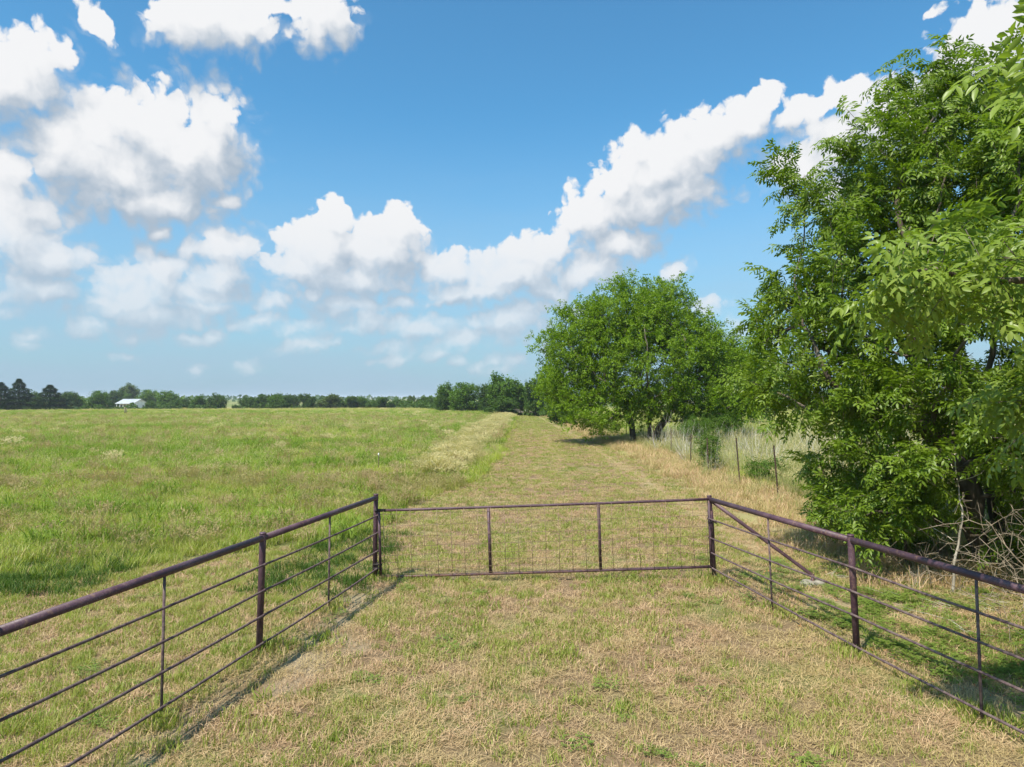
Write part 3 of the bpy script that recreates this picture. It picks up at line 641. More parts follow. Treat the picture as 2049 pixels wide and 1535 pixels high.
def in_lobes(lobes, n, seed, shell=.35):
    r = np.random.default_rng(seed); w = np.array([a[3]*a[4]*a[5] for a in lobes])**.72; out_ = []
    for i in r.choice(len(lobes), n, p=w/w.sum()):
        cx, cy, cz, rx, ry, rz = lobes[i]; q = r.normal(0, 1, 3); q /= np.linalg.norm(q); q *= (shell + (1-shell)*r.random())**.6 if shell else r.random()**.333
        out_.append((cx + q[0]*rx, cy + q[1]*ry, cz + q[2]*rz))
    return np.array(out_)
def leaf_shape(base, d, side, L, W, up, cup=.18, n=3):
    """one leaf as two rows of faces, folded along its midrib and curved"""
    V = []; F = []
    for s in range(n+1):
        t = s/n; w = W*.5*math.sin(math.pi*min(1, (t*.92+.05)))**.8*(1.15-.55*t) if s < n else 0.0
        if s == 0: w = W*.08
        c = base + d*L*t - up*L*.22*t*t
        V += [c - side*w + up*w*cup*2, c, c + side*w + up*w*cup*2]
    for s in range(n):
        k = 3*s; F += [(k, k+1, k+4, k+3), (k+1, k+2, k+5, k+4)]
    return V, F
def compound(base, d, up, L, seed, pairs=3, lf=.075, lw=.030):
    r = np.random.default_rng(seed); side = np.cross(d, up); side /= np.linalg.norm(side); V = []; F = []
    def leafy(b, dd, sc=1.0):
        nonlocal V, F
        dd = dd/np.linalg.norm(dd); ss = np.cross(dd, up + r.normal(0, .35, 3)); ss /= np.linalg.norm(ss); uu = np.cross(ss, dd)
        v, f = leaf_shape(b, dd, ss, lf*sc*(.8+.4*r.random()), lw*sc*(.85+.3*r.random()), uu); k = len(V); V += v; F += [tuple(i+k for i in q) for q in f]
    for j in range(pairs):
        t = (j+.7)/(pairs+.2); p = base + d*L*t - up*L*.3*t*t
        for sg in (-1, 1): leafy(p, d*.55 + side*sg - up*.35 + r.normal(0, .14, 3), .75 + .4*math.sin(t*2.4))
    leafy(base + d*L - up*L*.3, d - up*.5, 1.1)
    return V, F
def sprig_compound(seed, mt, n=8, L=.34, pairs=3, lf=.078, lw=.035):
    r = np.random.default_rng(seed); V = []; F = []; mi = []
    def put(v, f, m):
        k = len(V); V.extend(v); F.extend([tuple(i+k for i in q) for q in f]); mi.extend([m]*len(f))
    up = np.array([0, 0, 1.])
    for i in range(n):
        t = (i+.5)/n; p = np.array([L*t, 0, -.05*t*t]); a = i*2.4 + r.random()*.5
        d = np.array([.55 + .5*t, math.cos(a)*.8, math.sin(a)*.45 - .12]) if i < n-1 else np.array([1, .1, -.2]); d /= np.linalg.norm(d)
        v, f = compound(p, d, up, .14 + .05*r.random(), seed*31+i, pairs, lf, lw); put(v, f, 0)
    k = len(V); w = .0035
    V.extend([np.array([-.05, -w, 0]), np.array([-.05, w, 0]), np.array([L, w*.4, -.05]), np.array([L, -w*.4, -.05]), np.array([-.05, 0, -w]), np.array([-.05, 0, w]), np.array([L, 0, -.05+w*.4]), np.array([L, 0, -.05-w*.4])])
    F.extend([(k, k+1, k+2, k+3), (k+4, k+5, k+6, k+7)]); mi.extend([1, 1])
    return fast_mesh('sprig', np.array(V), np.array(F), [mt, M['bark']], mi=mi)
def sprig_simple(seed, mt, n=34, L=.42, W=.26, lf=.085, lw=.05, seg=2):
    r = np.random.default_rng(seed); V = []; F = []
    for i in range(n):
        t = r.random(); p = np.array([L*t, (r.random()-.5)*W*(.4+t), (r.random()-.5)*W*.55]); a = r.random()*6.28
        d = np.array([.6, math.cos(a), math.sin(a)*.5 - .3]); d /= np.linalg.norm(d); up = np.array([0, 0, 1.]) + r.normal(0, .45, 3)
        s_ = np.cross(d, up); s_ /= np.linalg.norm(s_); v, f = leaf_shape(p, d, s_, lf*(.7+.6*r.random()), lw*(.8+.4*r.random()), np.cross(s_, d), n=seg)
        k = len(V); V += v; F += [tuple(i+k for i in q) for q in f]
    return fast_mesh('sprig', np.array(V), np.array(F), [mt])
def euler_of(d, r, roll=.6):
    yaw = np.arctan2(d[:, 1], d[:, 0]); pit = np.arcsin(np.clip(d[:, 2], -1, 1))
    return np.stack([r.normal(0, roll, len(d)), -pit, yaw], 1)
def sprig_points(N, par, R, ch, lim, per, jitter, seed, droop=.25, tips=2):
    r = np.random.default_rng(seed); P_ = []; D_ = []
    idx = np.where((R < lim) & (par >= 0))[0]
    for i in idx:
        base = N[i]; d0 = N[i]-N[par[i]]; d0 /= np.linalg.norm(d0)+1e-9
        k = per + (tips if not ch[i] else 0)
        for j in range(int(k) + (r.random() < k-int(k))):
            q = d0*.55 + r.normal(0, .75, 3); q[2] -= droop; q /= np.linalg.norm(q)
            P_.append(base + (N[par[i]]-base)*r.random() + r.normal(0, jitter, 3)); D_.append(q)
    return np.array(P_), np.array(D_), r
def foliage(name, P_, D_, r, coll, nv, smin, smax, parent):
    keep = P_[:, 2] > .12; P_, D_ = P_[keep], D_[keep]; n = len(P_); print('sprigs', name, n)
    return scatter(name, P_, euler_of(D_, r), smin + (smax-smin)*r.random(n), r.integers(0, nv, n), coll, parent)

S_hero = hidden_collection('sprig_pinnate', [sprig_compound(i, M['leaf_hero']) for i in range(5)])
S_near = hidden_collection('sprig_broad', [sprig_compound(20+i, M['leaf_near'], 7, .32, 3, .072, .032) for i in range(4)])
S_elm = hidden_collection('sprig_elm', [sprig_simple(40+i, M['leaf_elm']) for i in range(5)])
S_dark = hidden_collection('sprig_dark', [sprig_simple(60+i, M['leaf_dark'], 30, .5, .4, .13, .085) for i in range(4)])
S_mid = hidden_collection('sprig_mid', [sprig_simple(70+i, M['leaf_mid'], 30, .5, .4, .13, .085) for i in range(4)])
S_shrub = hidden_collection('sprig_shrub', [sprig_simple(80+i, M['leaf_shrub'], 26, .25, .18, .045, .028) for i in range(4)])

def wood_and_leaves(root, trunks, lobes, n_attr, step, infl, kill, r_trunk, r_tip, seed, sprigs, nv, per, jit, lim, smin, smax, bark='bark', shell=.35, droop=.25, extra=None, n_big=9, tips=2, pull=(0, 0, .05)):
    at_ = in_lobes(lobes, n_attr, seed, shell)
    if extra is not None: at_ = np.concatenate([at_, extra])
    at_ = at_[at_[:, 2] > .25]
    N, par = colonize(trunks, at_, step, infl, kill, seed=seed, pull=pull)
    R, ch = skeleton(N, par, r_tip, r_trunk=r_trunk)
    part('trunk', limb_mesh('trunk', N, par, R, ch, M[bark], n_big=n_big), root)
    P_, D_, r = sprig_points(N, par, R, ch, lim, per, jit, seed+1, droop, tips)
    foliage('crown', P_, D_, r, sprigs, nv, smin, smax, root)
    return N, par, R, ch
def bent(p0, p1, n, wob, seed):
    r = np.random.default_rng(seed); p0 = np.array(p0, float); p1 = np.array(p1, float); t = np.linspace(0, 1, n)[:, None]
    q = p0 + (p1-p0)*t; w = np.cumsum(r.normal(0, wob, (n, 3)), 0)*np.sin(t*math.pi*.9); w[0] = 0; return (q + w*[1, 1, .3]).tolist()

# the big tree beyond the pipe fence (root at its base; lobes are given from that base)
hx, hy = 8.1, 11.6
hero = empty('ash_tree', (hx, hy, 0), label='tall leafy tree with long arching sprays, standing over the purple pipe fence and dry brush', cat='tree')
L_ = [(0, 0, 4.4, 3.1, 3.0, 3.6), (.2, -1.3, 1.3, 2.3, 1.2, .9), (-.9, -.2, 6.6, 1.55, 1.6, 1.75), (-1.15, -.1, 7.3, .9, .9, 1.0), (.5, .2, 7.1, 1.5, 1.5, 1.5), (-2.6, -.1, 4.6, 1.5, 1.5, 1.1), (-2.1, .1, 5.6, 1.2, 1.3, .8), (-3.1, -.1, 3.0, 1.5, 1.5, .85), (-2.4, -.6, 1.9, 1.4, 1.4, 1.0),
      (-2.6, -.9, .95, 1.0, .9, .55), (-3.25, 0, 3.9, 1.0, 1.0, .55), (-3.2, -.2, 1.75, .55, .6, .35), (-1.0, -2.2, 3.4, 1.8, 1.5, 1.9), (.6, -1.8, 5.2, 1.8, 1.5, 1.6), (2.3, 0, 5.0, 2.2, 2.2, 2.4), (1.6, -1.6, 2.6, 1.8, 1.6, 1.8), (-1.2, -1.6, 2.1, 1.5, 1.0, .8), (.6, -2.4, 2.3, 1.5, .9, .9), (-2.5, .3, 6.45, .7, .7, .28), (-3.0, .0, 6.15, .75, .7, .3)]
def spurs(L, n, size, seed, side=None):
    r = np.random.default_rng(seed); out_ = []
    for i in range(n):
        c = L[r.integers(0, len(L))]; q = r.normal(0, 1, 3); q[2] = abs(q[2])*.8 - .15; q[1] *= .5; q /= np.linalg.norm(q); s = size*(.6 + .8*r.random())
        out_.append((c[0] + q[0]*(c[3] + s*.6), c[1] + q[1]*c[4], c[2] + q[2]*(c[5] + s*.4), s*1.2, s, s*.6))
    return L + out_
L_ = spurs(L_, 16, .38, 3)
wood_and_leaves(hero, [bent((0, 0, -.1), (-.2, .1, 2.4), 7, .05, 1), bent((.5, .3, -.1), (1.2, .2, 2.6), 7, .06, 2), bent((-.7, -.4, -.1), (-1.5, -.6, 2.0), 6, .06, 3)], L_, 2300, .26, 1.5, .42, .17, .0045, 5,
                S_hero, 5, 3.9, .15, .013, .75, 1.15, shell=.25, droop=.15, tips=4)

# the nearer, paler tree just outside the frame, whose boughs reach in over the fence
nx, ny = 6.3, 4.6
nearT = empty('elder_tree', (nx, ny, 0), label='paler green tree with big leaves, closest one, its boughs hanging over the fence rail end', cat='tree')
L_ = [(-1.1, .1, 3.4, 1.7, 1.6, 1.25), (-1.8, .3, 2.7, 1.0, 1.1, .75), (-2.15, .2, 3.55, .75, .9, .5), (0, 0, 2.8, 1.5, 1.8, 1.5), (-.9, .9, 2.4, 1.2, 1.0, .9), (.6, 0, 4.2, 1.6, 1.6, 1.3), (-2.6, -.3, 3.3, .9, .8, .5), (-3.4, .1, 3.5, .6, .6, .55), (-4.1, -1.6, 4.34, .24, .25, .2)]
nN, npar, nR, nch = wood_and_leaves(nearT, [bent((0, 0, -.1), (-.2, .1, 1.8), 6, .04, 4), bent((.4, .2, -.1), (.6, .5, 1.9), 6, .04, 5)], L_, 1100, .2, 1.2, .32, .10, .004, 9,
                S_near, 4, 2.9, .10, .011, .8, 1.1, shell=.3, droop=.1, tips=1.5)
# its largest leaves, one object each, on the tips that reach into view
r = np.random.default_rng(77)
big = [fast_mesh('leaf', np.array(v), np.array(f), [M['leaf_near']]) for v, f in [compound(np.zeros(3), np.array([1, 0, 0.]), np.array([0, 0, 1.]), .16, 900+i, 3, .078, .034) for i in range(6)]]
tipi = [i for i in range(len(nN)) if nR[i] < .009 and npar[i] >= 0 and abs((nN[i][0]+nx)/(nN[i][1]+ny)) < .80 and nN[i][1]+ny < 7]
tipi.sort(key=lambda i: nN[i][1]+ny)
cnt_ = 0
for i in tipi[:140]:
    for j in range(2):
        d = nN[i]-nN[npar[i]]; d = d/np.linalg.norm(d) + r.normal(0, .7, 3) - [0, 0, .2]; d /= np.linalg.norm(d)
        e = euler_of(d[None], r, .5)[0]
        part('leaf', big[(i+j) % 6], nearT, loc=tuple(nN[i] + r.normal(0, .02, 3)), rot=tuple(e)); cnt_ += 1
print('near leaves', cnt_)

# the round elm that stands in the wire fence line
elm = empty('elm_tree', (7.7, 41.2, 0), label='broad rounded elm with several trunks, alone beside the mown track', cat='tree')
L_ = [(0, 0, 4.6, 4.9, 4.2, 3.0), (-1.2, 0, 7.2, 3.0, 3.0, 2.0), (.9, 0, 7.6, 2.3, 2.7, 1.85), (-3.6, 0, 5.6, 2.2, 2.6, 2.0), (-4.4, 0, 3.4, 2.0, 2.4, 1.9), (3.4, 0, 5.3, 2.3, 2.5, 1.7), (5.2, 0, 4.3, 1.9, 2.2, 1.3), (3.6, -1, 2.4, 2.6, 2.4, 1.5),
      (-2.8, -1.4, 2.0, 2.2, 2.0, 1.2), (.6, -1.6, 2.7, 2.6, 1.8, 1.2), (2.2, -1.0, 2.0, 1.8, 1.5, 1.0), (5.4, 0, 3.2, 1.6, 2, .9), (-5.2, -.3, 6.0, 1.0, 1.2, .5), (-.6, 0, 8.7, 1.0, 1, .5), (1.3, 0, 9.2, .8, 1, .35), (-3.4, 0, 7.6, .9, 1, .45)]
L_ = spurs(L_, 30, .55, 4)
wood_and_leaves(elm, [bent((-.6, 0, -.1), (-1.0, .1, 2.0), 6, .06, 6), bent((.15, -.5, -.1), (.4, -.3, 2.2), 6, .06, 7), bent((.5, .4, -.1), (1.8, .5, 2.2), 6, .06, 8)], L_, 3000, .36, 1.9, .55, .22, .008, 11,
                S_elm, 5, 6.2, .30, .03, 1.0, 1.6, shell=.45, droop=.1, tips=2.5)

# ------------------------------------------------------------ tree lines
def tree_kind(kind, seed):
    """a smaller tree about 1 m high in units of its own height; crown and trunk meshes shared by its copies"""
    r = np.random.default_rng(seed); H = 7.0
    if kind == 'cedar':
        V = []; F = []
        for i in range(8000):
            t = r.random()**1.25; z = H*(.03 + .97*t); rad = 2.6*(1-t)**.92*(.78 + .22*math.sin(z*5.5 + 1.5*r.random())) + .08
            a = r.random()*6.28; q = rad*(.45 + .6*r.random()**.5); c = np.array([q*math.cos(a), q*math.sin(a), z + .25*q*.5])
            d = np.array([math.cos(a), math.sin(a), .55 + r.normal(0, .3)]); d /= np.linalg.norm(d); s_ = np.cross(d, [0, 0, 1]) + r.normal(0, .3, 3); s_ /= np.linalg.norm(s_)
            L = .42*(1-t*.5)*(.6+.7*r.random()); w = L*.22; k = len(V); V += [c - s_*w*.4, c + s_*w, c + d*L, c - s_*w]; F.append((k, k+1, k+2, k+3))
        cm = fast_mesh('crown', np.array(V), np.array(F), [M['leaf_cedar']]); mb = MB(); mb.tube([(0, 0, -.3), (0, 0, H*.5), (.05, 0, H*.97)], [.18, .1, .02], 6)
        return cm, mb.mesh('trunk', M['bark'])
    lobes = []; wid = {'round': 3.4, 'broad': 4.6, 'loose': 2.9, 'bush': 4.0}[kind]
    for i in range(9 if kind != 'loose' else 8):
        a = r.random()*6.28; q = wid*.55*r.random(); z = H*(.28 + .5*r.random()) if kind != 'bush' else H*(.2 + .35*r.random())
        s = 1.2 + 1.1*r.random(); lobes.append((q*math.cos(a), q*math.sin(a), z, s*1.15*wid/3.6, s*wid/3.6, s*.85))
    lobes.append((0, 0, H*.45, wid*.6, wid*.6, H*.32))
    if kind in ('bush', 'broad'): lobes.append((0, 0, H*.2, wid*.8, wid*.7, H*.18))
    at_ = in_lobes(lobes, 420, seed, .5); at_ = at_[at_[:, 2] > .3]
    N, par = colonize([bent((0, 0, -.3), (.1, 0, H*.22), 4, .08, seed)], at_, .5, 2.2, .75, seed=seed)
    R, ch = skeleton(N, par, .012, r_trunk=.17)
    tm = limb_mesh('trunk', N, par, R, ch, M['bark'], n_big=6, n_small=3)
    mt = M[{'round': 'leaf_mid', 'broad': 'leaf_mid', 'loose': 'leaf_olive', 'bush': 'leaf_dark'}[kind]] if seed % 2 else M['leaf_dark' if kind != 'loose' else 'leaf_olive']
    V = []; F = []; k = 0
    idx = np.where(par >= 0)[0]
    P_ = N[r.choice(idx, 7000)] + r.normal(0, .34, (7000, 3)); P_ = P_[P_[:, 2] > .1]; n = len(P_)
    d = r.normal(0, 1, (n, 3)); d[:, 2] *= .6; d /= np.linalg.norm(d, axis=1)[:, None]; s_ = np.cross(d, r.normal(0, 1, (n, 3)) + [0, 0, 1.2]); s_ /= np.linalg.norm(s_, axis=1)[:, None]
    L = (.26 + .2*r.random(n))[:, None]; w = L*.40
    V = np.stack([P_ - d*L*.5, P_ + s_*w, P_ + d*L*.5, P_ - s_*w], 1).reshape(-1, 3); F = np.arange(4*n).reshape(-1, 4)
    return fast_mesh('crown', V, F, [mt]), tm
KINDS = {k: [tree_kind(k, s) for s in ss] for k, ss in {'cedar': (1, 2), 'round': (11, 12, 13), 'broad': (21, 22), 'loose': (31, 32), 'bush': (41, 42)}.items()}
_cnt = [0]
def line_tree(kind, px, ytop, wpx, dist, label, group='trees of the far tree line', turn=None, z0=None, yb=None):
    """px: bearing of the trunk, ytop: height of its tip above the horizon, wpx: crown width, all as seen on the photograph, at the distance dist"""
    X_ = (px-1024.5)/FPX*dist; z = float(gz(X_, dist)) if z0 is None else z0
    H = CAM_H + (795-ytop)/FPX*dist - z; W = wpx/FPX*dist
    cm, tm = KINDS[kind][_cnt[0] % len(KINDS[kind])]; _cnt[0] += 1
    bw = max(v.co.x for v in cm.vertices) - min(v.co.x for v in cm.vertices); bh = max(v.co.z for v in cm.vertices)
    nm = {'cedar': 'cedar_tree', 'round': 'oak_tree', 'broad': 'oak_tree', 'loose': 'mesquite_tree', 'bush': 'bushy_tree'}[kind]
    o = empty(nm, (X_, dist, z), label=label, cat='tree', group=group)
    rz = random.random()*6.28 if turn is None else turn
    for n_, m_ in (('crown', cm), ('trunk', tm)):
        c = part(n_, m_, o, rot=(0, 0, rz), kind='stuff' if n_ == 'crown' else None); c.scale = (W/bw*1.38, W/bw*1.38, H/bh*1.02)
    return o
T = 'in the far tree line'
for a in [
    ('cedar', 2, 765, 80, 205, 'dark cedar cut by the photo edge at the far end of the tree line'),
    ('cedar', 38, 758, 74, 207, 'tallest pointed cedar with a thin tip, second from the end of the tree line'),
    ('bush', 66, 780, 40, 212, 'low rounded tree between the pointed cedar and the wide-topped cedar'),
    ('cedar', 100, 770, 84, 206, 'wide cedar with a ragged double top, last of the cedars before the oaks'),
    ('round', 132, 780, 34, 226, 'rounded oak just past the ragged wide cedar'),
    ('round', 156, 784, 30, 236, 'small dusky oak between the cedars and the house'),
    ('broad', 196, 781, 42, 228, 'broad low oak standing two crowns before the white house'),
    ('round', 226, 778, 32, 300, 'dark oak directly beside the porch end of the white house'),
    ('loose', 259, 766, 30, 330, 'tall airy tree whose domed crown rises over the white house roof'),
    ('round', 243, 783, 30, 320, 'dark low crown behind the white roof, under the tall airy tree'),
    ('broad', 296, 779, 44, 306, 'dark oak behind the gable end of the white house'),
    ('round', 334, 778, 44, 250, 'largest bright rounded oak past the gable end of the white house'),
    ('bush', 302, 800, 26, 222, 'low bush in front of the trees, touching the gable end of the house'),
    ('bush', 352, 797, 30, 224, 'low bush at the foot of the largest rounded oak'),
    ('bush', 374, 794, 26, 232, 'dark small tree just past the largest rounded oak'),
    ('round', 398, 788, 30, 228, 'small oak before the first gap that shows distant pasture'),
    ('bush', 434, 786, 36, 222, 'lone dark tree with a narrow top standing in the pasture gap'),
    ('bush', 470, 808, 12, 222, 'tiny dark bush alone in the pasture gap'),
    ('bush', 496, 791, 34, 226, 'dark tree that closes the pasture gap at its far side'),
    ('round', 522, 787, 34, 224, 'first crown of the dense oak clump past the pasture gap'),
    ('round', 552, 784, 36, 222, 'highest crown in the middle of the dense oak clump'),
    ('broad', 584, 787, 42, 224, 'last broad crown of the dense oak clump'),
    ('round', 616, 785, 30, 222, 'slender upright oak standing clear after the dense clump'),
    ('loose', 652, 787, 38, 220, 'pale grey-green tree with sky showing through its crown'),
    ('bush', 682, 794, 26, 226, 'low dark bush beside the pale grey-green tree'),
    ('round', 704, 790, 34, 222, 'round dark oak in the middle of the field edge'),
    ('round', 728, 791, 26, 221, 'small upright tree right after the round dark oak'),
    ('bush', 744, 802, 26, 218, 'shrub at the foot of the small upright trees'),
    ('round', 762, 792, 32, 220, 'small tree with a forked top before the low scrub'),
    ('bush', 800, 797, 42, 219, 'wide low scrub in the far field edge'),
    ('loose', 824, 791, 14, 219, 'thin pale sapling sticking up from the low scrub'),
    ('round', 846, 792, 22, 205, 'little round tree before the taller leafy trees'),
    ('bush', 866, 793, 28, 190, 'dense small tree touching the taller leafy trees'),
    ('round', 893, 763, 40, 152, 'upright leafy tree, farther of a pair at the field corner'),
    ('broad', 928, 764, 62, 146, 'rounded leafy tree, wider of a pair at the field corner'),
    ('bush', 884, 786, 30, 150, 'bushy undergrowth below the upright tree at the field corner'),
    ('round', 1000, 742, 50, 128, 'tallest tree of the bright green grove where the track ends'),
    ('broad', 972, 764, 34, 132, 'outermost lower crown of the bright green grove at the track end'),
    ('round', 1034, 750, 52, 124, 'second tree of the bright green grove at the track end'),
    ('broad', 1070, 752, 52, 116, 'tree of the bright grove half hidden behind the broad elm'),
    ('bush', 1010, 792, 60, 120, 'low bushes at the foot of the bright green grove'),
    ('round', 1112, 722, 60, 92, 'tree behind the elm on its track side'),
    ('bush', 1128, 770, 60, 74, 'leafy bush in the fence line behind the elm'),
    ('round', 1470, 684, 110, 72, 'darker oak showing behind the elm on its field side', 'trees beyond the wire fence'),
    ('broad', 1515, 722, 90, 88, 'low dark oak between the elm and the big ash', 'trees beyond the wire fence'),
    ('bush', 1545, 768, 60, 150, 'bluish dark thicket far beyond the wire fence', 'trees beyond the wire fence'),
    ('round', 1600, 762, 60, 170, 'far oak glimpsed past the edge of the big ash', 'trees beyond the wire fence'),
    ('bush', 1655, 772, 70, 180, 'far thicket behind the lower boughs of the big ash', 'trees beyond the wire fence'),
]: line_tree(*a[:6], *(a[6:] or ()))
# distant woods on the horizon: nobody could count them
r = np.random.default_rng(5); mbv = []; n_ = 9000
th = r.uniform(-.75, .75, n_); di = r.choice([900, 1300, 1900, 2800, 450], n_, p=[.2, .25, .25, .2, .1])*r.uniform(.92, 1.08, n_); gapn = vnoise(th*22+40, di*.0007*0 + di.round(-3)*.01, 3)
ok_ = gapn > .36; th = th[ok_]; di = di[ok_]; n_ = len(th)
wx = di*np.tan(th); 
P_ = np.stack([wx, di + r.normal(0, 8, n_), gz(wx, di) + r.random(n_)*(4.5 + 3.0*vnoise(th*60, th*0, 4))], 1)
d = r.normal(0, 1, (n_, 3)); d /= np.linalg.norm(d, axis=1)[:, None]; s_ = np.cross(d, r.normal(0, 1, (n_, 3))); s_ /= np.linalg.norm(s_, axis=1)[:, None]
L = (1.8 + 2.4*r.random(n_)*di/1500)[:, None]
V = np.stack([P_ - d*L, P_ + s_*L*.7, P_ + d*L, P_ - s_*L*.7], 1).reshape(-1, 3)
part('distant_woods', fast_mesh('distant_woods', V, np.arange(4*n_).reshape(-1, 4), [M['leaf_dark']]), kind='stuff')
# low scrub that knits the tree line together
r = np.random.default_rng(6); n_ = 26000
pxs = np.concatenate([r.uniform(-60, 1130, 16000), r.uniform(-800, -60, n_-20000), r.uniform(1800, 2700, 4000)]); pxs = pxs[(fbm(pxs, pxs*0, 38, 5) > .33) & ~((pxs > 452) & (pxs < 484)) & ~((pxs > 412) & (pxs < 420))]; n_ = len(pxs)
di = np.interp(pxs, [0, 780, 880, 1100, 1800], [222, 222, 165, 110, 200])*r.uniform(.99, 1.05, n_); wx = (pxs-1024.5)/FPX*di
P_ = np.stack([wx, di, gz(wx, di) + r.random(n_)*(.8 + 3.2*fbm(pxs, pxs*0, 22, 6) + 3.0*((pxs < -60) | (pxs > 1800)))*di/222], 1)
d = r.normal(0, 1, (n_, 3)); d /= np.linalg.norm(d, axis=1)[:, None]; s_ = np.cross(d, r.normal(0, 1, (n_, 3))); s_ /= np.linalg.norm(s_, axis=1)[:, None]
L = (.28 + .2*r.random(n_))[:, None]
V = np.stack([P_ - d*L, P_ + s_*L*.6, P_ + d*L, P_ - s_*L*.6], 1).reshape(-1, 3)
part('hedgerow_scrub', fast_mesh('hedgerow_scrub', V, np.arange(4*n_).reshape(-1, 4), [M['leaf_dark']]), kind='stuff')

# ------------------------------------------------------------ pipe fence, both wings
def post_mesh(h, r=.034):
    mb = MB(); mb.tube([(0, 0, -.25), (0, 0, h-.006), (0, 0, h)], [r, r, r*.93], 20); mb.tube([(0, 0, h-.016), (0, 0, h-.003)], r*1.05, 20); return mb.mesh('post', M['paint'])
def bar(a, b, r, m, name='rail', n=12, sag=0.0, k=2):
    t = np.linspace(0, 1, k)[:, None]; a = np.array(a, float); b = np.array(b, float); p = a + (b-a)*t; p[:, 2] -= sag*4*(t[:, 0])*(1-t[:, 0])
    rr = np.full(k, r)
    if k == 9 and name == 'rod': p = np.insert(p, [1, 8], [p[0] + (p[1]-p[0])*.03, p[8] - (p[8]-p[7])*.03], 0); rr = np.array([r*1.55, r] + [r]*7 + [r, r*1.55])[:len(p)]      # weld beads at the posts
    mb = MB(); mb.tube(p, rr, n); return mb.mesh(name, m)
def lean_post(parent, x, y, h, lean_x, r=.034, name='post'):
    o = part(name, post_mesh(h, r), parent, loc=(x, y, 0)); o.rotation_euler = (0, math.atan(lean_x), 0); return o
def wing(name, label, x0, y0, dx, dy, n, lean, heights, seed):
    """posts every (dx, dy) from the gate post; rods at the given heights; a thin upright in each bay"""
    r = np.random.default_rng(seed); root = empty(name, (x0, y0, 0), label=label, cat='fence')
    for k in range(n):
        h = heights[0][k] if k < len(heights[0]) else 1.22
        lean_post(root, dx*k, dy*k, h + .03, lean[min(k, len(lean)-1)])
        if k < n-1:
            top = lambda j: heights[0][min(j, len(heights[0])-1)] - .028
            gap_ = .032/math.hypot(dx, dy)
            A_ = np.array([dx*(k+gap_), dy*(k+gap_), top(k)]); B_ = np.array([dx*(k+1-gap_), dy*(k+1-gap_), top(k+1)])
            off0 = np.array([lean[min(k, len(lean)-1)]*top(k), 0, 0]); off1 = np.array([lean[min(k+1, len(lean)-1)]*top(k+1), 0, 0])
            part('rail', bar(A_ + off0, B_ + off1, .034, M['paint'], 'rail', 20), root)
            side = .04*np.array([-dy, dx])/math.hypot(dx, dy)*(-1 if x0 < 0 else 1)*-1
            for q in range(1, 5):
                ha = heights[q][min(k, len(heights[q])-1)]; hb = heights[q][min(k+1, len(heights[q])-1)]
                a0 = np.array([dx*k + side[0], dy*k + side[1], ha]); b0 = np.array([dx*(k+1) + side[0], dy*(k+1) + side[1], hb])
                part('rod', bar(a0 + [lean[min(k, len(lean)-1)]*ha, 0, 0], b0 + [lean[min(k+1, len(lean)-1)]*hb, 0, 0], .0125, M['rod'], 'rod', 8, r.uniform(.002, .018), 9), root)
            mx = (k + .5 + r.uniform(-.01, .01))
            part('upright', bar((dx*mx + side[0]*.45, dy*mx + side[1]*.45, -.1), (dx*mx + side[0]*.2 + .5*(off0[0]+off1[0]), dy*mx + side[1]*.2, (top(k)+top(k+1))/2 - .03), .0125, M['rod'], 'upright', 8), root)
    return root
wing('pipe_fence', 'dark pipe fence wing running from the hinge post out over the uncut green field', -2.02, 10.5, -.622, -3.03, 5, [.012, .026, .02], [[1.225, 1.235, 1.235, 1.23, 1.23], [.945, .935, .935], [.69, .665, .66], [.42, .405, .40], [.165, .115, .11]], 1)
rw = wing('pipe_fence', 'purple pipe fence wing with the slanting brace set in concrete', 2.96, 10.43, .62, -3.01, 5, [-.058, -.045, -.03], [[1.215, 1.225, 1.235, 1.235, 1.235], [.91, .925, .93], [.63, .675, .68], [.415, .43, .43], [.195, .11, .11]], 2)
part('brace', (lambda mb: (mb.tube([(-.02, .03, 1.15), (.45, -.03, .80), (1.33, -.20, .14), (1.345, -.205, .11)], .026, 14), mb.tube([(1.345, -.205, .145), (1.345, -.205, -.1)], .027, 14), mb.mesh('brace', M['paint']))[-1])(MB()), rw)
def lump(name, rx, ry, h, seed, mt):
    r = np.random.default_rng(seed); n = 22; V = []; F = []; ph = r.random(5)*6.28
    prof = [(1.0, -.04), (1.0, .25*h), (.93, .8*h), (.72, h), (.35, h*1.05), (0.02, h*1.02)]
    for (q, z) in prof:
        for i in range(n):
            a = i/n*6.283; w = q*(1 + .16*math.sin(2*a+ph[0]) + .10*math.sin(3*a+ph[1]) + .05*math.sin(7*a+ph[2]))
            V.append((rx*w*math.cos(a), ry*w*math.sin(a), z + .012*math.sin(5*a+ph[3])*q))
    for k in range(len(prof)-1): F += [(k*n+i, k*n+(i+1) % n, (k+1)*n+(i+1) % n, (k+1)*n+i) for i in range(n)]
    mb = MB(); mb.add(V, F); mb.add([V[-i-1] for i in range(n)], [tuple(range(n))]); return mb.mesh(name, mt)
part('footing', lump('footing', .17, .13, .055, 3, M['concrete']), rw, loc=(1.33, -.22, 0))
for (x, y, s) in [(0, 0, .10), (.62, -3.01, .10)]:
    part('footing', lump('footing', s, s*.9, .012, int(y*10)+50, M['concrete']), rw, loc=(x, y, 0))
collar = MB(); collar.tube([(0, 0, .60), (0, 0, 1.02)], .041, 18)
c = part('collar', collar.mesh('collar', M['paint']), rw); c.rotation_euler = (0, math.atan(-.058), 0)

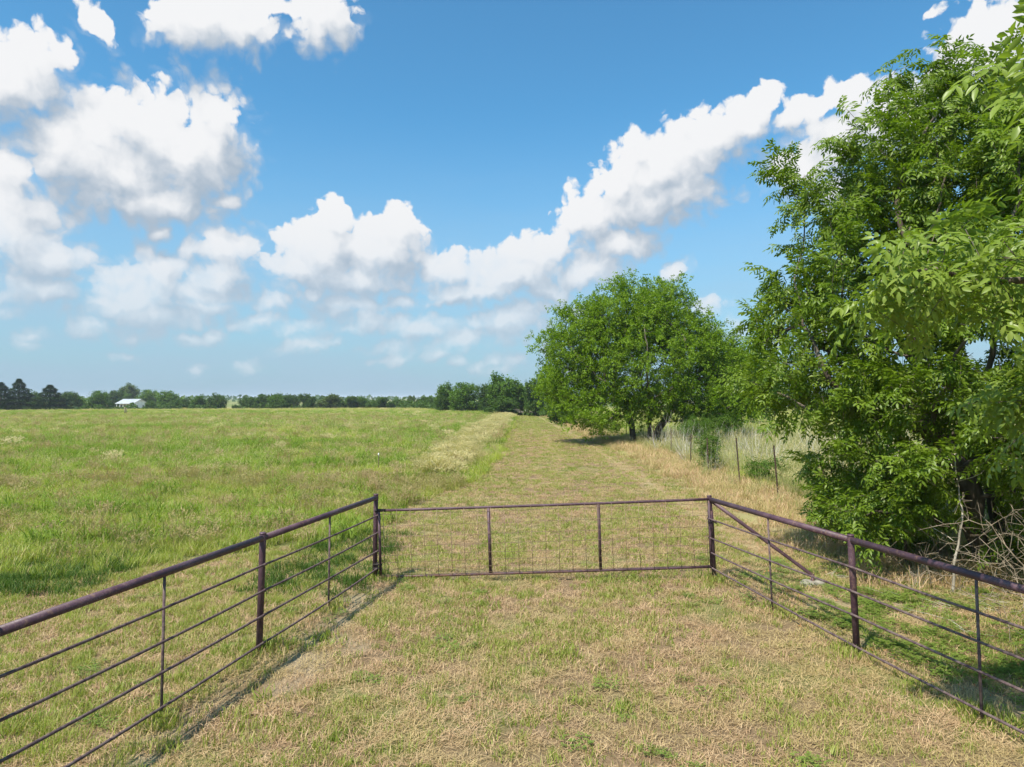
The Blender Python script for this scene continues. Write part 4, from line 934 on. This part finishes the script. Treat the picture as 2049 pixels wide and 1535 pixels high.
# ------------------------------------------------------------ gate of pipe and wire mesh, sagging away from level
gl = np.array([-1.955, 10.47]); gr = np.array([2.88, 10.40])
gate = empty('farm_gate', (gl[0], gl[1], 0), label='closed three-panel pipe gate with square wire mesh, sagging across the track entrance', cat='gate')
W_ = gr[0]-gl[0]; dyg = gr[1]-gl[1]
zt = lambda t: 1.015 + (1.192-1.015)*t; zb = lambda t: .045 + (.212-.045)*t
slope = .035
def gp(t, z): return np.array([W_*t + slope*(1.0-z)*1.0*.9, dyg*t, z])
rp = .0195
part('top_rail', bar(gp(0, zt(0)), gp(1, zt(1)), rp, M['paint'], 'top_rail', 14, .006, 9), gate)
part('bottom_rail', bar(gp(0, zb(0)), gp(1, zb(1)), rp, M['paint'], 'bottom_rail', 14, .004, 9), gate)
for t in (0, 1/3, 2/3, 1):
    part('stile', bar(gp(t, zb(t)) + [0, 0, -.02 if t == 0 else rp*.8], gp(t, zt(t)) - [0, 0, rp*.8], .0225 if 0 < t < 1 else .020, M['paint'], 'stile', 14), gate)
rows = [.0, .075, .165, .265, .38, .51, .655, .815]       # mesh wires are closer together towards the ground
r = np.random.default_rng(4)
for fr in rows:
    w = lambda t: zb(t) + .035 + (zt(t)-zb(t)-.09)*fr/.815
    pts = [gp(t, w(t)) + [0, -.024, r.normal(0, .004)] for t in np.linspace(.004, .996, 26)]
    mb = MB(); mb.tube(pts, .0033, 5); part('mesh_wire', mb.mesh('mesh_wire', M['wire']), gate)
for i in range(25):
    t = (i+.35)/24.6; a = gp(t, zb(t)+.005) + [0, -.029, 0]; b = gp(t, zt(t)-.005) + [0, -.029, 0]; m_ = (a+b)/2 + [r.normal(0, .006), 0, 0]
    mb = MB(); mb.tube([a, m_, b], .0033, 5); part('mesh_wire', mb.mesh('mesh_wire', M['wire']), gate)
mb = MB(); mb.box((-.085, -.012, .155), (.05, .012, .18)); mb.box((-.085, -.016, .215), (.05, .008, .238)); mb.tube([(-.02, 0, .13), (-.02, 0, .26)], .011, 10)
part('hinge', mb.mesh('hinge', M['black']), gate)
mb = MB(); mb.tube([(-.06, 0, 1.012), (-.02, 0, 1.018), (.10, .0, 1.02)], .0225, 12); part('hinge', mb.mesh('hinge', M['black']), gate)
mb = MB()
for k in range(11):
    a = k/10; c0 = np.array([W_ + .03 + .055*math.sin(a*6.28), dyg - .05 - .03*math.cos(a*6.28)*1.5, .87 + .012*math.cos(a*12)])
    mb.tube([c0 + .013*np.array([math.cos(q), .3*math.sin(q+k), math.sin(q)]) for q in np.linspace(0, 5.6, 7)], .0048, 5)
part('chain', mb.mesh('chain', M['black']), gate)

# ------------------------------------------------------------ wire fence with steel posts along the track
wf = empty('wire_fence', (6.9, 30, 0), label='old wire fence on thin dark steel posts, half lost in dry weeds along the track', cat='fence')
def tpost(h):
    mb = MB(); mb.box((-.022, -.004, -.2), (.022, .004, h)); mb.box((-.004, .0045, -.2), (.004, .035, h-.001))
    for k in range(int(h/.055)): mb.box((-.008, -.011, .1+k*.055), (.008, -.0045, .118+k*.055))
    return mb.mesh('post', M['tpost'], False)
tp = [(6.12, 11.07, 1.38, -.03), (6.75, 15.3, 1.44, -.06), (6.96, 18.6, 1.42, -.085), (6.98, 21.8, 1.44, -.07), (6.88, 24.9, 1.25, -.03), (7.1, 28.3, 1.2, .02), (7.3, 32.6, 1.3, -.01), (7.2, 36.2, 1.25, .01), (7.4, 46, 1.3, 0), (7.4, 50, 1.3, .02), (7.4, 55, 1.3, 0), (7.4, 60, 1.3, -.02), (7.4, 66, 1.3, 0), (7.3, 72, 1.3, .02), (7.3, 79, 1.3, 0), (7.2, 86, 1.3, 0)]
for (x, y, h, ln) in tp:
    o = part('post', tpost(h), wf, loc=(x-6.9, y-30, 0)); o.rotation_euler = (random.uniform(-.03, .03), math.atan(ln), random.uniform(-.3, .3))
for hz in (.25, .5, .75, 1.0, 1.2):
    mb = MB(); pts = []
    for i, (x, y, h, ln) in enumerate(tp):
        pts.append((x-6.9 + ln*hz, y-30, min(hz, h-.05)))
        if i < len(tp)-1: x2, y2 = tp[i+1][:2]; pts.append(((x+x2)/2-6.9, (y+y2)/2-30, hz - random.uniform(.02, .09)))
    mb.tube(pts, .0022, 4); part('wire', mb.mesh('wire', M['wire']), wf)

# ------------------------------------------------------------ shrubs, dead stalks, brush
def shrub(name, label, x, y, h, w, seed, sprigs=S_shrub, nv=4, mt='bark', n=170, per=2.4, smin=.9, smax=1.4, cat='shrub', group=None):
    o = empty(name, (x, y, 0), label=label, cat=cat, group=group)
    wood_and_leaves(o, [bent((0, 0, -.05), (.05, 0, h*.3), 4, .02, seed), bent((.08, .05, -.05), (w*.3, .1, h*.3), 4, .02, seed+1)], [(0, 0, h*.55, w/2, w/2, h*.45), (w*.15, 0, h*.75, w*.35, w*.35, h*.25)], n, .12, .7, .16, .02, .003, seed, sprigs, nv, per, .04, .012, smin, smax, mt, n_big=6)
    return o
shrub('leafy_shrub', 'bright leafy shrub grown up round a wire fence post', 7.05, 25.6, 1.45, .8, 21)
shrub('leafy_shrub', 'low spreading shrub just beyond the wire fence, between two posts', 8.0, 22.4, .7, 1.3, 22)
shrub('leafy_shrub', 'small pale bush at the foot of the elm', 9.3, 36.5, 1.7, 1.7, 23)
shrub('leafy_shrub', 'shrub with dead twigs on top, at the edge of the elm shade', 11.2, 38.5, 1.9, 2.4, 24)
shrub('leafy_shrub', 'leafy clump hanging low beside the last visible wire fence post', 6.0, 12.9, 1.35, 1.3, 25, S_hero, 5, n=120, per=1.2, smin=.6, smax=.9)
shrub('leafy_shrub', 'leafy clump under the ash boughs behind the slanting brace', 6.4, 11.9, 1.6, 1.4, 26, S_hero, 5, n=120, per=1.2, smin=.6, smax=.9)
def twiggery(name, label, x, y, lobes, trunks, n, seed, mt, r_tip=.0021, r_trunk=.016, cat='brush', group=None, step=.16):
    o = empty(name, (x, y, 0), label=label, cat=cat, group=group); at_ = in_lobes(lobes, n, seed, .1); at_ = at_[at_[:, 2] > .03]
    N, par = colonize(trunks, at_, step, 1.1, .13, seed=seed, pull=(0, 0, -.02)); R, ch = skeleton(N, par, r_tip, r_trunk=r_trunk)
    part('branches', limb_mesh('branches', N, par, R, ch, M[mt], n_big=6, n_small=4), o); return o
GB = 'dry brush under the ash tree'
twiggery('dry_brush', 'tangle of bare pale twigs under the ash, nearest the fence end', 6.0, 7.6, [(0, 0, .7, 1.3, .8, .75), (.5, .3, 1.1, 1.2, .9, .6)], [bent((0, 0, -.1), (.2, .1, .4), 4, .05, 31), bent((.7, .2, -.1), (.4, .1, .6), 4, .05, 32), bent((-.5, .1, -.1), (-.4, 0, .3), 3, .05, 33)], 900, 31, 'twig', group=GB)
twiggery('dry_brush', 'knot of grey bare branches beneath the middle of the ash crown', 6.5, 9.1, [(0, 0, .8, 1.2, .7, .8), (-.5, 0, .4, 1.0, .6, .4)], [bent((0, 0, -.1), (.1, .1, .5), 4, .05, 34), bent((.5, .2, -.1), (.7, .1, .6), 4, .05, 35)], 800, 34, 'twig', group=GB)
twiggery('dry_brush', 'thin tan twigs spilling towards the clover from under the ash', 5.9, 10.2, [(0, 0, .5, .9, .6, .5)], [bent((0, 0, -.1), (.1, .1, .3), 3, .05, 36)], 380, 36, 'twig', group=GB)
twiggery('dry_brush', 'thick snarl of dead branches at the photo edge below the rail shadow', 7.3, 7.4, [(0, 0, .8, 1.3, 1.0, .9)], [bent((0, 0, -.1), (.1, .1, .5), 4, .05, 37), bent((.6, 0, -.1), (.5, .1, .5), 4, .05, 38)], 900, 37, 'twig', group=GB)
tree_st = empty('dead_sapling', (6.05, 9.8, 0), label='slim pale dead sapling standing upright in front of the ash', cat='sapling')
mb = MB(); mb.tube(bent((0, 0, -.1), (.10, .05, 1.9), 14, .028, 41), np.linspace(.020, .007, 14), 7)
for q in range(7):
    z_ = .5 + .2*q; a_ = q*2.3; mb.tube(bent((.03, .02, z_), (.03 + .35*math.cos(a_), .02 + .35*math.sin(a_), z_ + .25), 6, .02, 50+q), np.linspace(.007, .002, 6), 4)
part('trunk', mb.mesh('trunk', M['bark_pale']), tree_st)
# pale dead stems among the weeds beyond the wire fence
r = np.random.default_rng(8)
def stalks(seed):
    r = np.random.default_rng(seed); V = []; F = []
    for i in range(7):
        b = np.array([r.normal(0, .1), r.normal(0, .1), 0]); d = np.array([r.normal(0, .28), r.normal(0, .28), 1]); h = .7 + .8*r.random(); w = .006
        p = b
        for s in range(4):
            q = p + d*h/4; side = np.array([w*(1-s*.2), 0, 0]); k = len(V); V += [p-side, p+side, q+side*.8, q-side*.8]; F.append((k, k+1, k+2, k+3))
            if s > 0:
                e = p + (d + r.normal(0, .6, 3))*h*.22; k = len(V); V += [p-side*.5, p+side*.5, e+side*.3, e-side*.3]; F.append((k, k+1, k+2, k+3))
            p = q; d = d + r.normal(0, .12, 3)
    return fast_mesh('stalks', np.array(V), np.array(F), [M['dead_stalk']])
t_stalk = hidden_collection('dead_stalks', [stalks(i) for i in range(5)])
spread('dead_stalks', t_stalk, 5, lambda y: 1.5*np.minimum(1, 20/y), 11, 45, lambda x, y: (x > 6.8)*(fbm(x, y, 2.5, 8) > .46)*1.0, lambda x, y: .9 + 0*x, seed=18, tilt=.2)
spread('litter_twigs', t_stalk, 5, lambda y: 3, 5, 11, lambda x, y: (x > 5.0 + .25*(8-y))*1.0, lambda x, y: .35 + 0*x, seed=19, tilt=1.2)
spread('shade_straw', t_thatch, 5, lambda y: 45, 4, 14, lambda x, y: (x > 4.5)*(x < 12)*(1 - mown(x, y))*1.0, lambda x, y: 1.1 + 0*x, xr=(4, 12), seed=20)

# ------------------------------------------------------------ farmhouse, far marker post, fallen branches
def white_metal(name, a, b, rib=True):
    m, g = mat(name); geo = g.n('ShaderNodeNewGeometry'); out(g, bsdf(g, g.mix(g.ramp(g.noise(geo.outputs['Position'], 1.2, 4), .3, .7), a, b), .45, .4)); return m
M['roof'] = white_metal('roof_metal', (.38, .41, .44), (.50, .52, .55)); M['wall'] = white_metal('white_boards', (.66, .66, .64), (.80, .80, .78)); M['porch'] = white_metal('beige_boards', (.42, .38, .30), (.52, .47, .38)); M['pane'] = white_metal('dark_glass', (.03, .035, .045), (.05, .055, .07))  # the porch wall boards are beige, the others white
hy_ = 285.0; hx_ = (265-1024.5)/FPX*hy_; hz_ = float(gz(hx_, hy_))
house = empty('farmhouse', (hx_, hy_, hz_), rz=math.radians(-14), label='small white farmhouse with a pale metal roof and long porch at the field edge', cat='house')
mb = MB(); L2, D2, wh, rh = 4.0, 4.0, 2.85, 4.4
mb.box((-L2, -D2+1.9, 0), (L2, D2, wh)); mb.add([(L2, -D2, wh), (L2, D2, wh), (L2, 0, rh-.12), (L2-.15, -D2, wh), (L2-.15, D2, wh), (L2-.15, 0, rh-.12)], [(0, 1, 2), (5, 4, 3), (0, 2, 5, 3), (1, 4, 5, 2)]); mb.add([(-L2, -D2, wh), (-L2, D2, wh), (-L2, 0, rh-.12), (-L2+.15, -D2, wh), (-L2+.15, D2, wh), (-L2+.15, 0, rh-.12)], [(0, 2, 1), (5, 3, 4), (0, 3, 5, 2), (1, 2, 5, 4)])
mb.box((L2-.15, -D2, 0), (L2-.001, -D2+1.9, wh-.003))
part('wall', mb.mesh('wall', M['wall'], False), house)
mb = MB(); o_ = .35; e_ = wh-.22
for sg in (-1, 1):
    mb.add([(-L2-o_, sg*(D2+o_), e_), (L2+o_, sg*(D2+o_), e_), (L2+o_, 0, rh), (-L2-o_, 0, rh), (-L2-o_, sg*(D2+o_), e_+.10), (L2+o_, sg*(D2+o_), e_+.10), (L2+o_, 0, rh+.12), (-L2-o_, 0, rh+.12)], [(0, 1, 2, 3), (4, 7, 6, 5), (0, 4, 5, 1), (1, 5, 6, 2), (3, 2, 6, 7), (0, 3, 7, 4)])
roof = part('roof', mb.mesh('roof', M['roof'], False), house)
for k in range(15):
    x = -L2 - .2 + k*(2*L2+.4)/14; mb = MB(); mb.add([(x-.03, -D2-o_, e_+.103), (x+.03, -D2-o_, e_+.103), (x+.03, -.02, rh+.12), (x-.03, -.02, rh+.12), (x-.03, -D2-o_, e_+.15), (x+.03, -D2-o_, e_+.15), (x+.03, -.02, rh+.17), (x-.03, -.02, rh+.17)], [(0, 1, 5, 4), (1, 2, 6, 5), (2, 3, 7, 6), (3, 0, 4, 7), (4, 5, 6, 7)])
    part('seam', mb.mesh('seam', M['roof'], False), roof)
mb = MB(); mb.box((-L2+.2, -D2+1.82, .1), (L2-.2, -D2+1.895, wh-.05)); part('porch_wall', mb.mesh('porch_wall', M['porch'], False), house)
for k in range(6):
    x = -L2 + .12 + k*(2*L2-.42)/5; mb = MB(); mb.box((x-.07, -D2+.02, 0), (x+.07, -D2+.16, wh-.12)); part('porch_post', mb.mesh('porch_post', M['wall'], False), house)
for k in range(5):
    x = -L2 + .9 + k*(2*L2-1.8)/4; mb = MB(); z0_ = .15 if k == 2 else .95
    mb.box((x-.4, -D2+1.76, z0_), (x+.4, -D2+1.815, 2.1)); w_ = part('door' if k == 2 else 'window', mb.mesh('window', M['pane'] if k != 2 else M['wall'], False), house)
for y in (-1.9, 1.3):
    mb = MB(); mb.box((L2+.002, y-.42, .95), (L2+.05, y+.42, 2.15)); w_ = part('window', mb.mesh('window', M['wall'], False), house)
    mb = MB(); mb.box((L2+.052, y-.33, 1.03), (L2+.06, y+.33, 2.07)); part('pane', mb.mesh('pane', M['pane'], False), w_)
px_, d_ = 250.5, 122.0; xx = (px_-1024.5)/FPX*d_
o = empty('marker_post', (xx, d_, 0), label='short weathered wooden post alone in the field in front of the farmhouse', cat='post')
mb = MB(); mb.tube([(0, 0, -.2), (0, 0, .98), (0, 0, 1.0)], [.11, .10, .08], 10); part('post', mb.mesh('post', M['twig']), o)
mb = MB(); mb.tube([(.22, .1, -.2), (.24, .1, .82), (.24, .1, .84)], [.07, .065, .05], 8); part('stub', mb.mesh('stub', M['twig']), o)
xx = (757-1024.5)/FPX*25.3
o = empty('marker_stake', (xx, 25.3, 0), label='little white-topped stake among the coarse green grass of the field', cat='stake')
mb = MB(); mb.tube([(0, 0, -.2), (.02, 0, .62)], .012, 6); part('stem', mb.mesh('stem', M['tpost']), o); mb = MB(); mb.tube([(.02, 0, .60), (.02, 0, .63), (.02, 0, .68), (.02, 0, .70)], [.012, .024, .022, .01], 8); part('cap', mb.mesh('cap', M['wall']), o)
mb = MB(); r = np.random.default_rng(9)
for i in range(16):
    a = np.array([r.uniform(-1.6, 1.6), r.uniform(-.5, .5), .1]); b = a + [r.uniform(.6, 1.8)*(1 if i % 2 else -1), r.normal(0, .4), r.uniform(.1, .75)]; mb.tube([a, (a+b)/2 + [0, 0, .08], b], [.035, .025, .008], 5)
o = part('fallen_branches', mb.mesh('fallen_branches', M['bark_pale']), loc=((1055-1024.5)/FPX*118, 118, 0)); tag(o, 'pile of fallen dead branches lying in the grass at the track end', 'branches')

# ------------------------------------------------------------ the air between here and the far trees
mb = MB(); mb.box((-9300, -9300, -8), (9300, 9300, 13.5))
mh = bpy.data.materials.new('haze_air'); mh.use_nodes = True; mh.node_tree.nodes.clear(); g = G(mh.node_tree)
v = g.n('ShaderNodeVolumePrincipled'); v.inputs['Color'].default_value = (.80, .88, 1.0, 1); v.inputs['Density'].default_value = .00022; v.inputs['Anisotropy'].default_value = .0
o = g.n('ShaderNodeOutputMaterial'); g.put(o.inputs['Volume'], v.outputs[0])
part('haze', mb.mesh('haze', mh, False), kind='stuff')
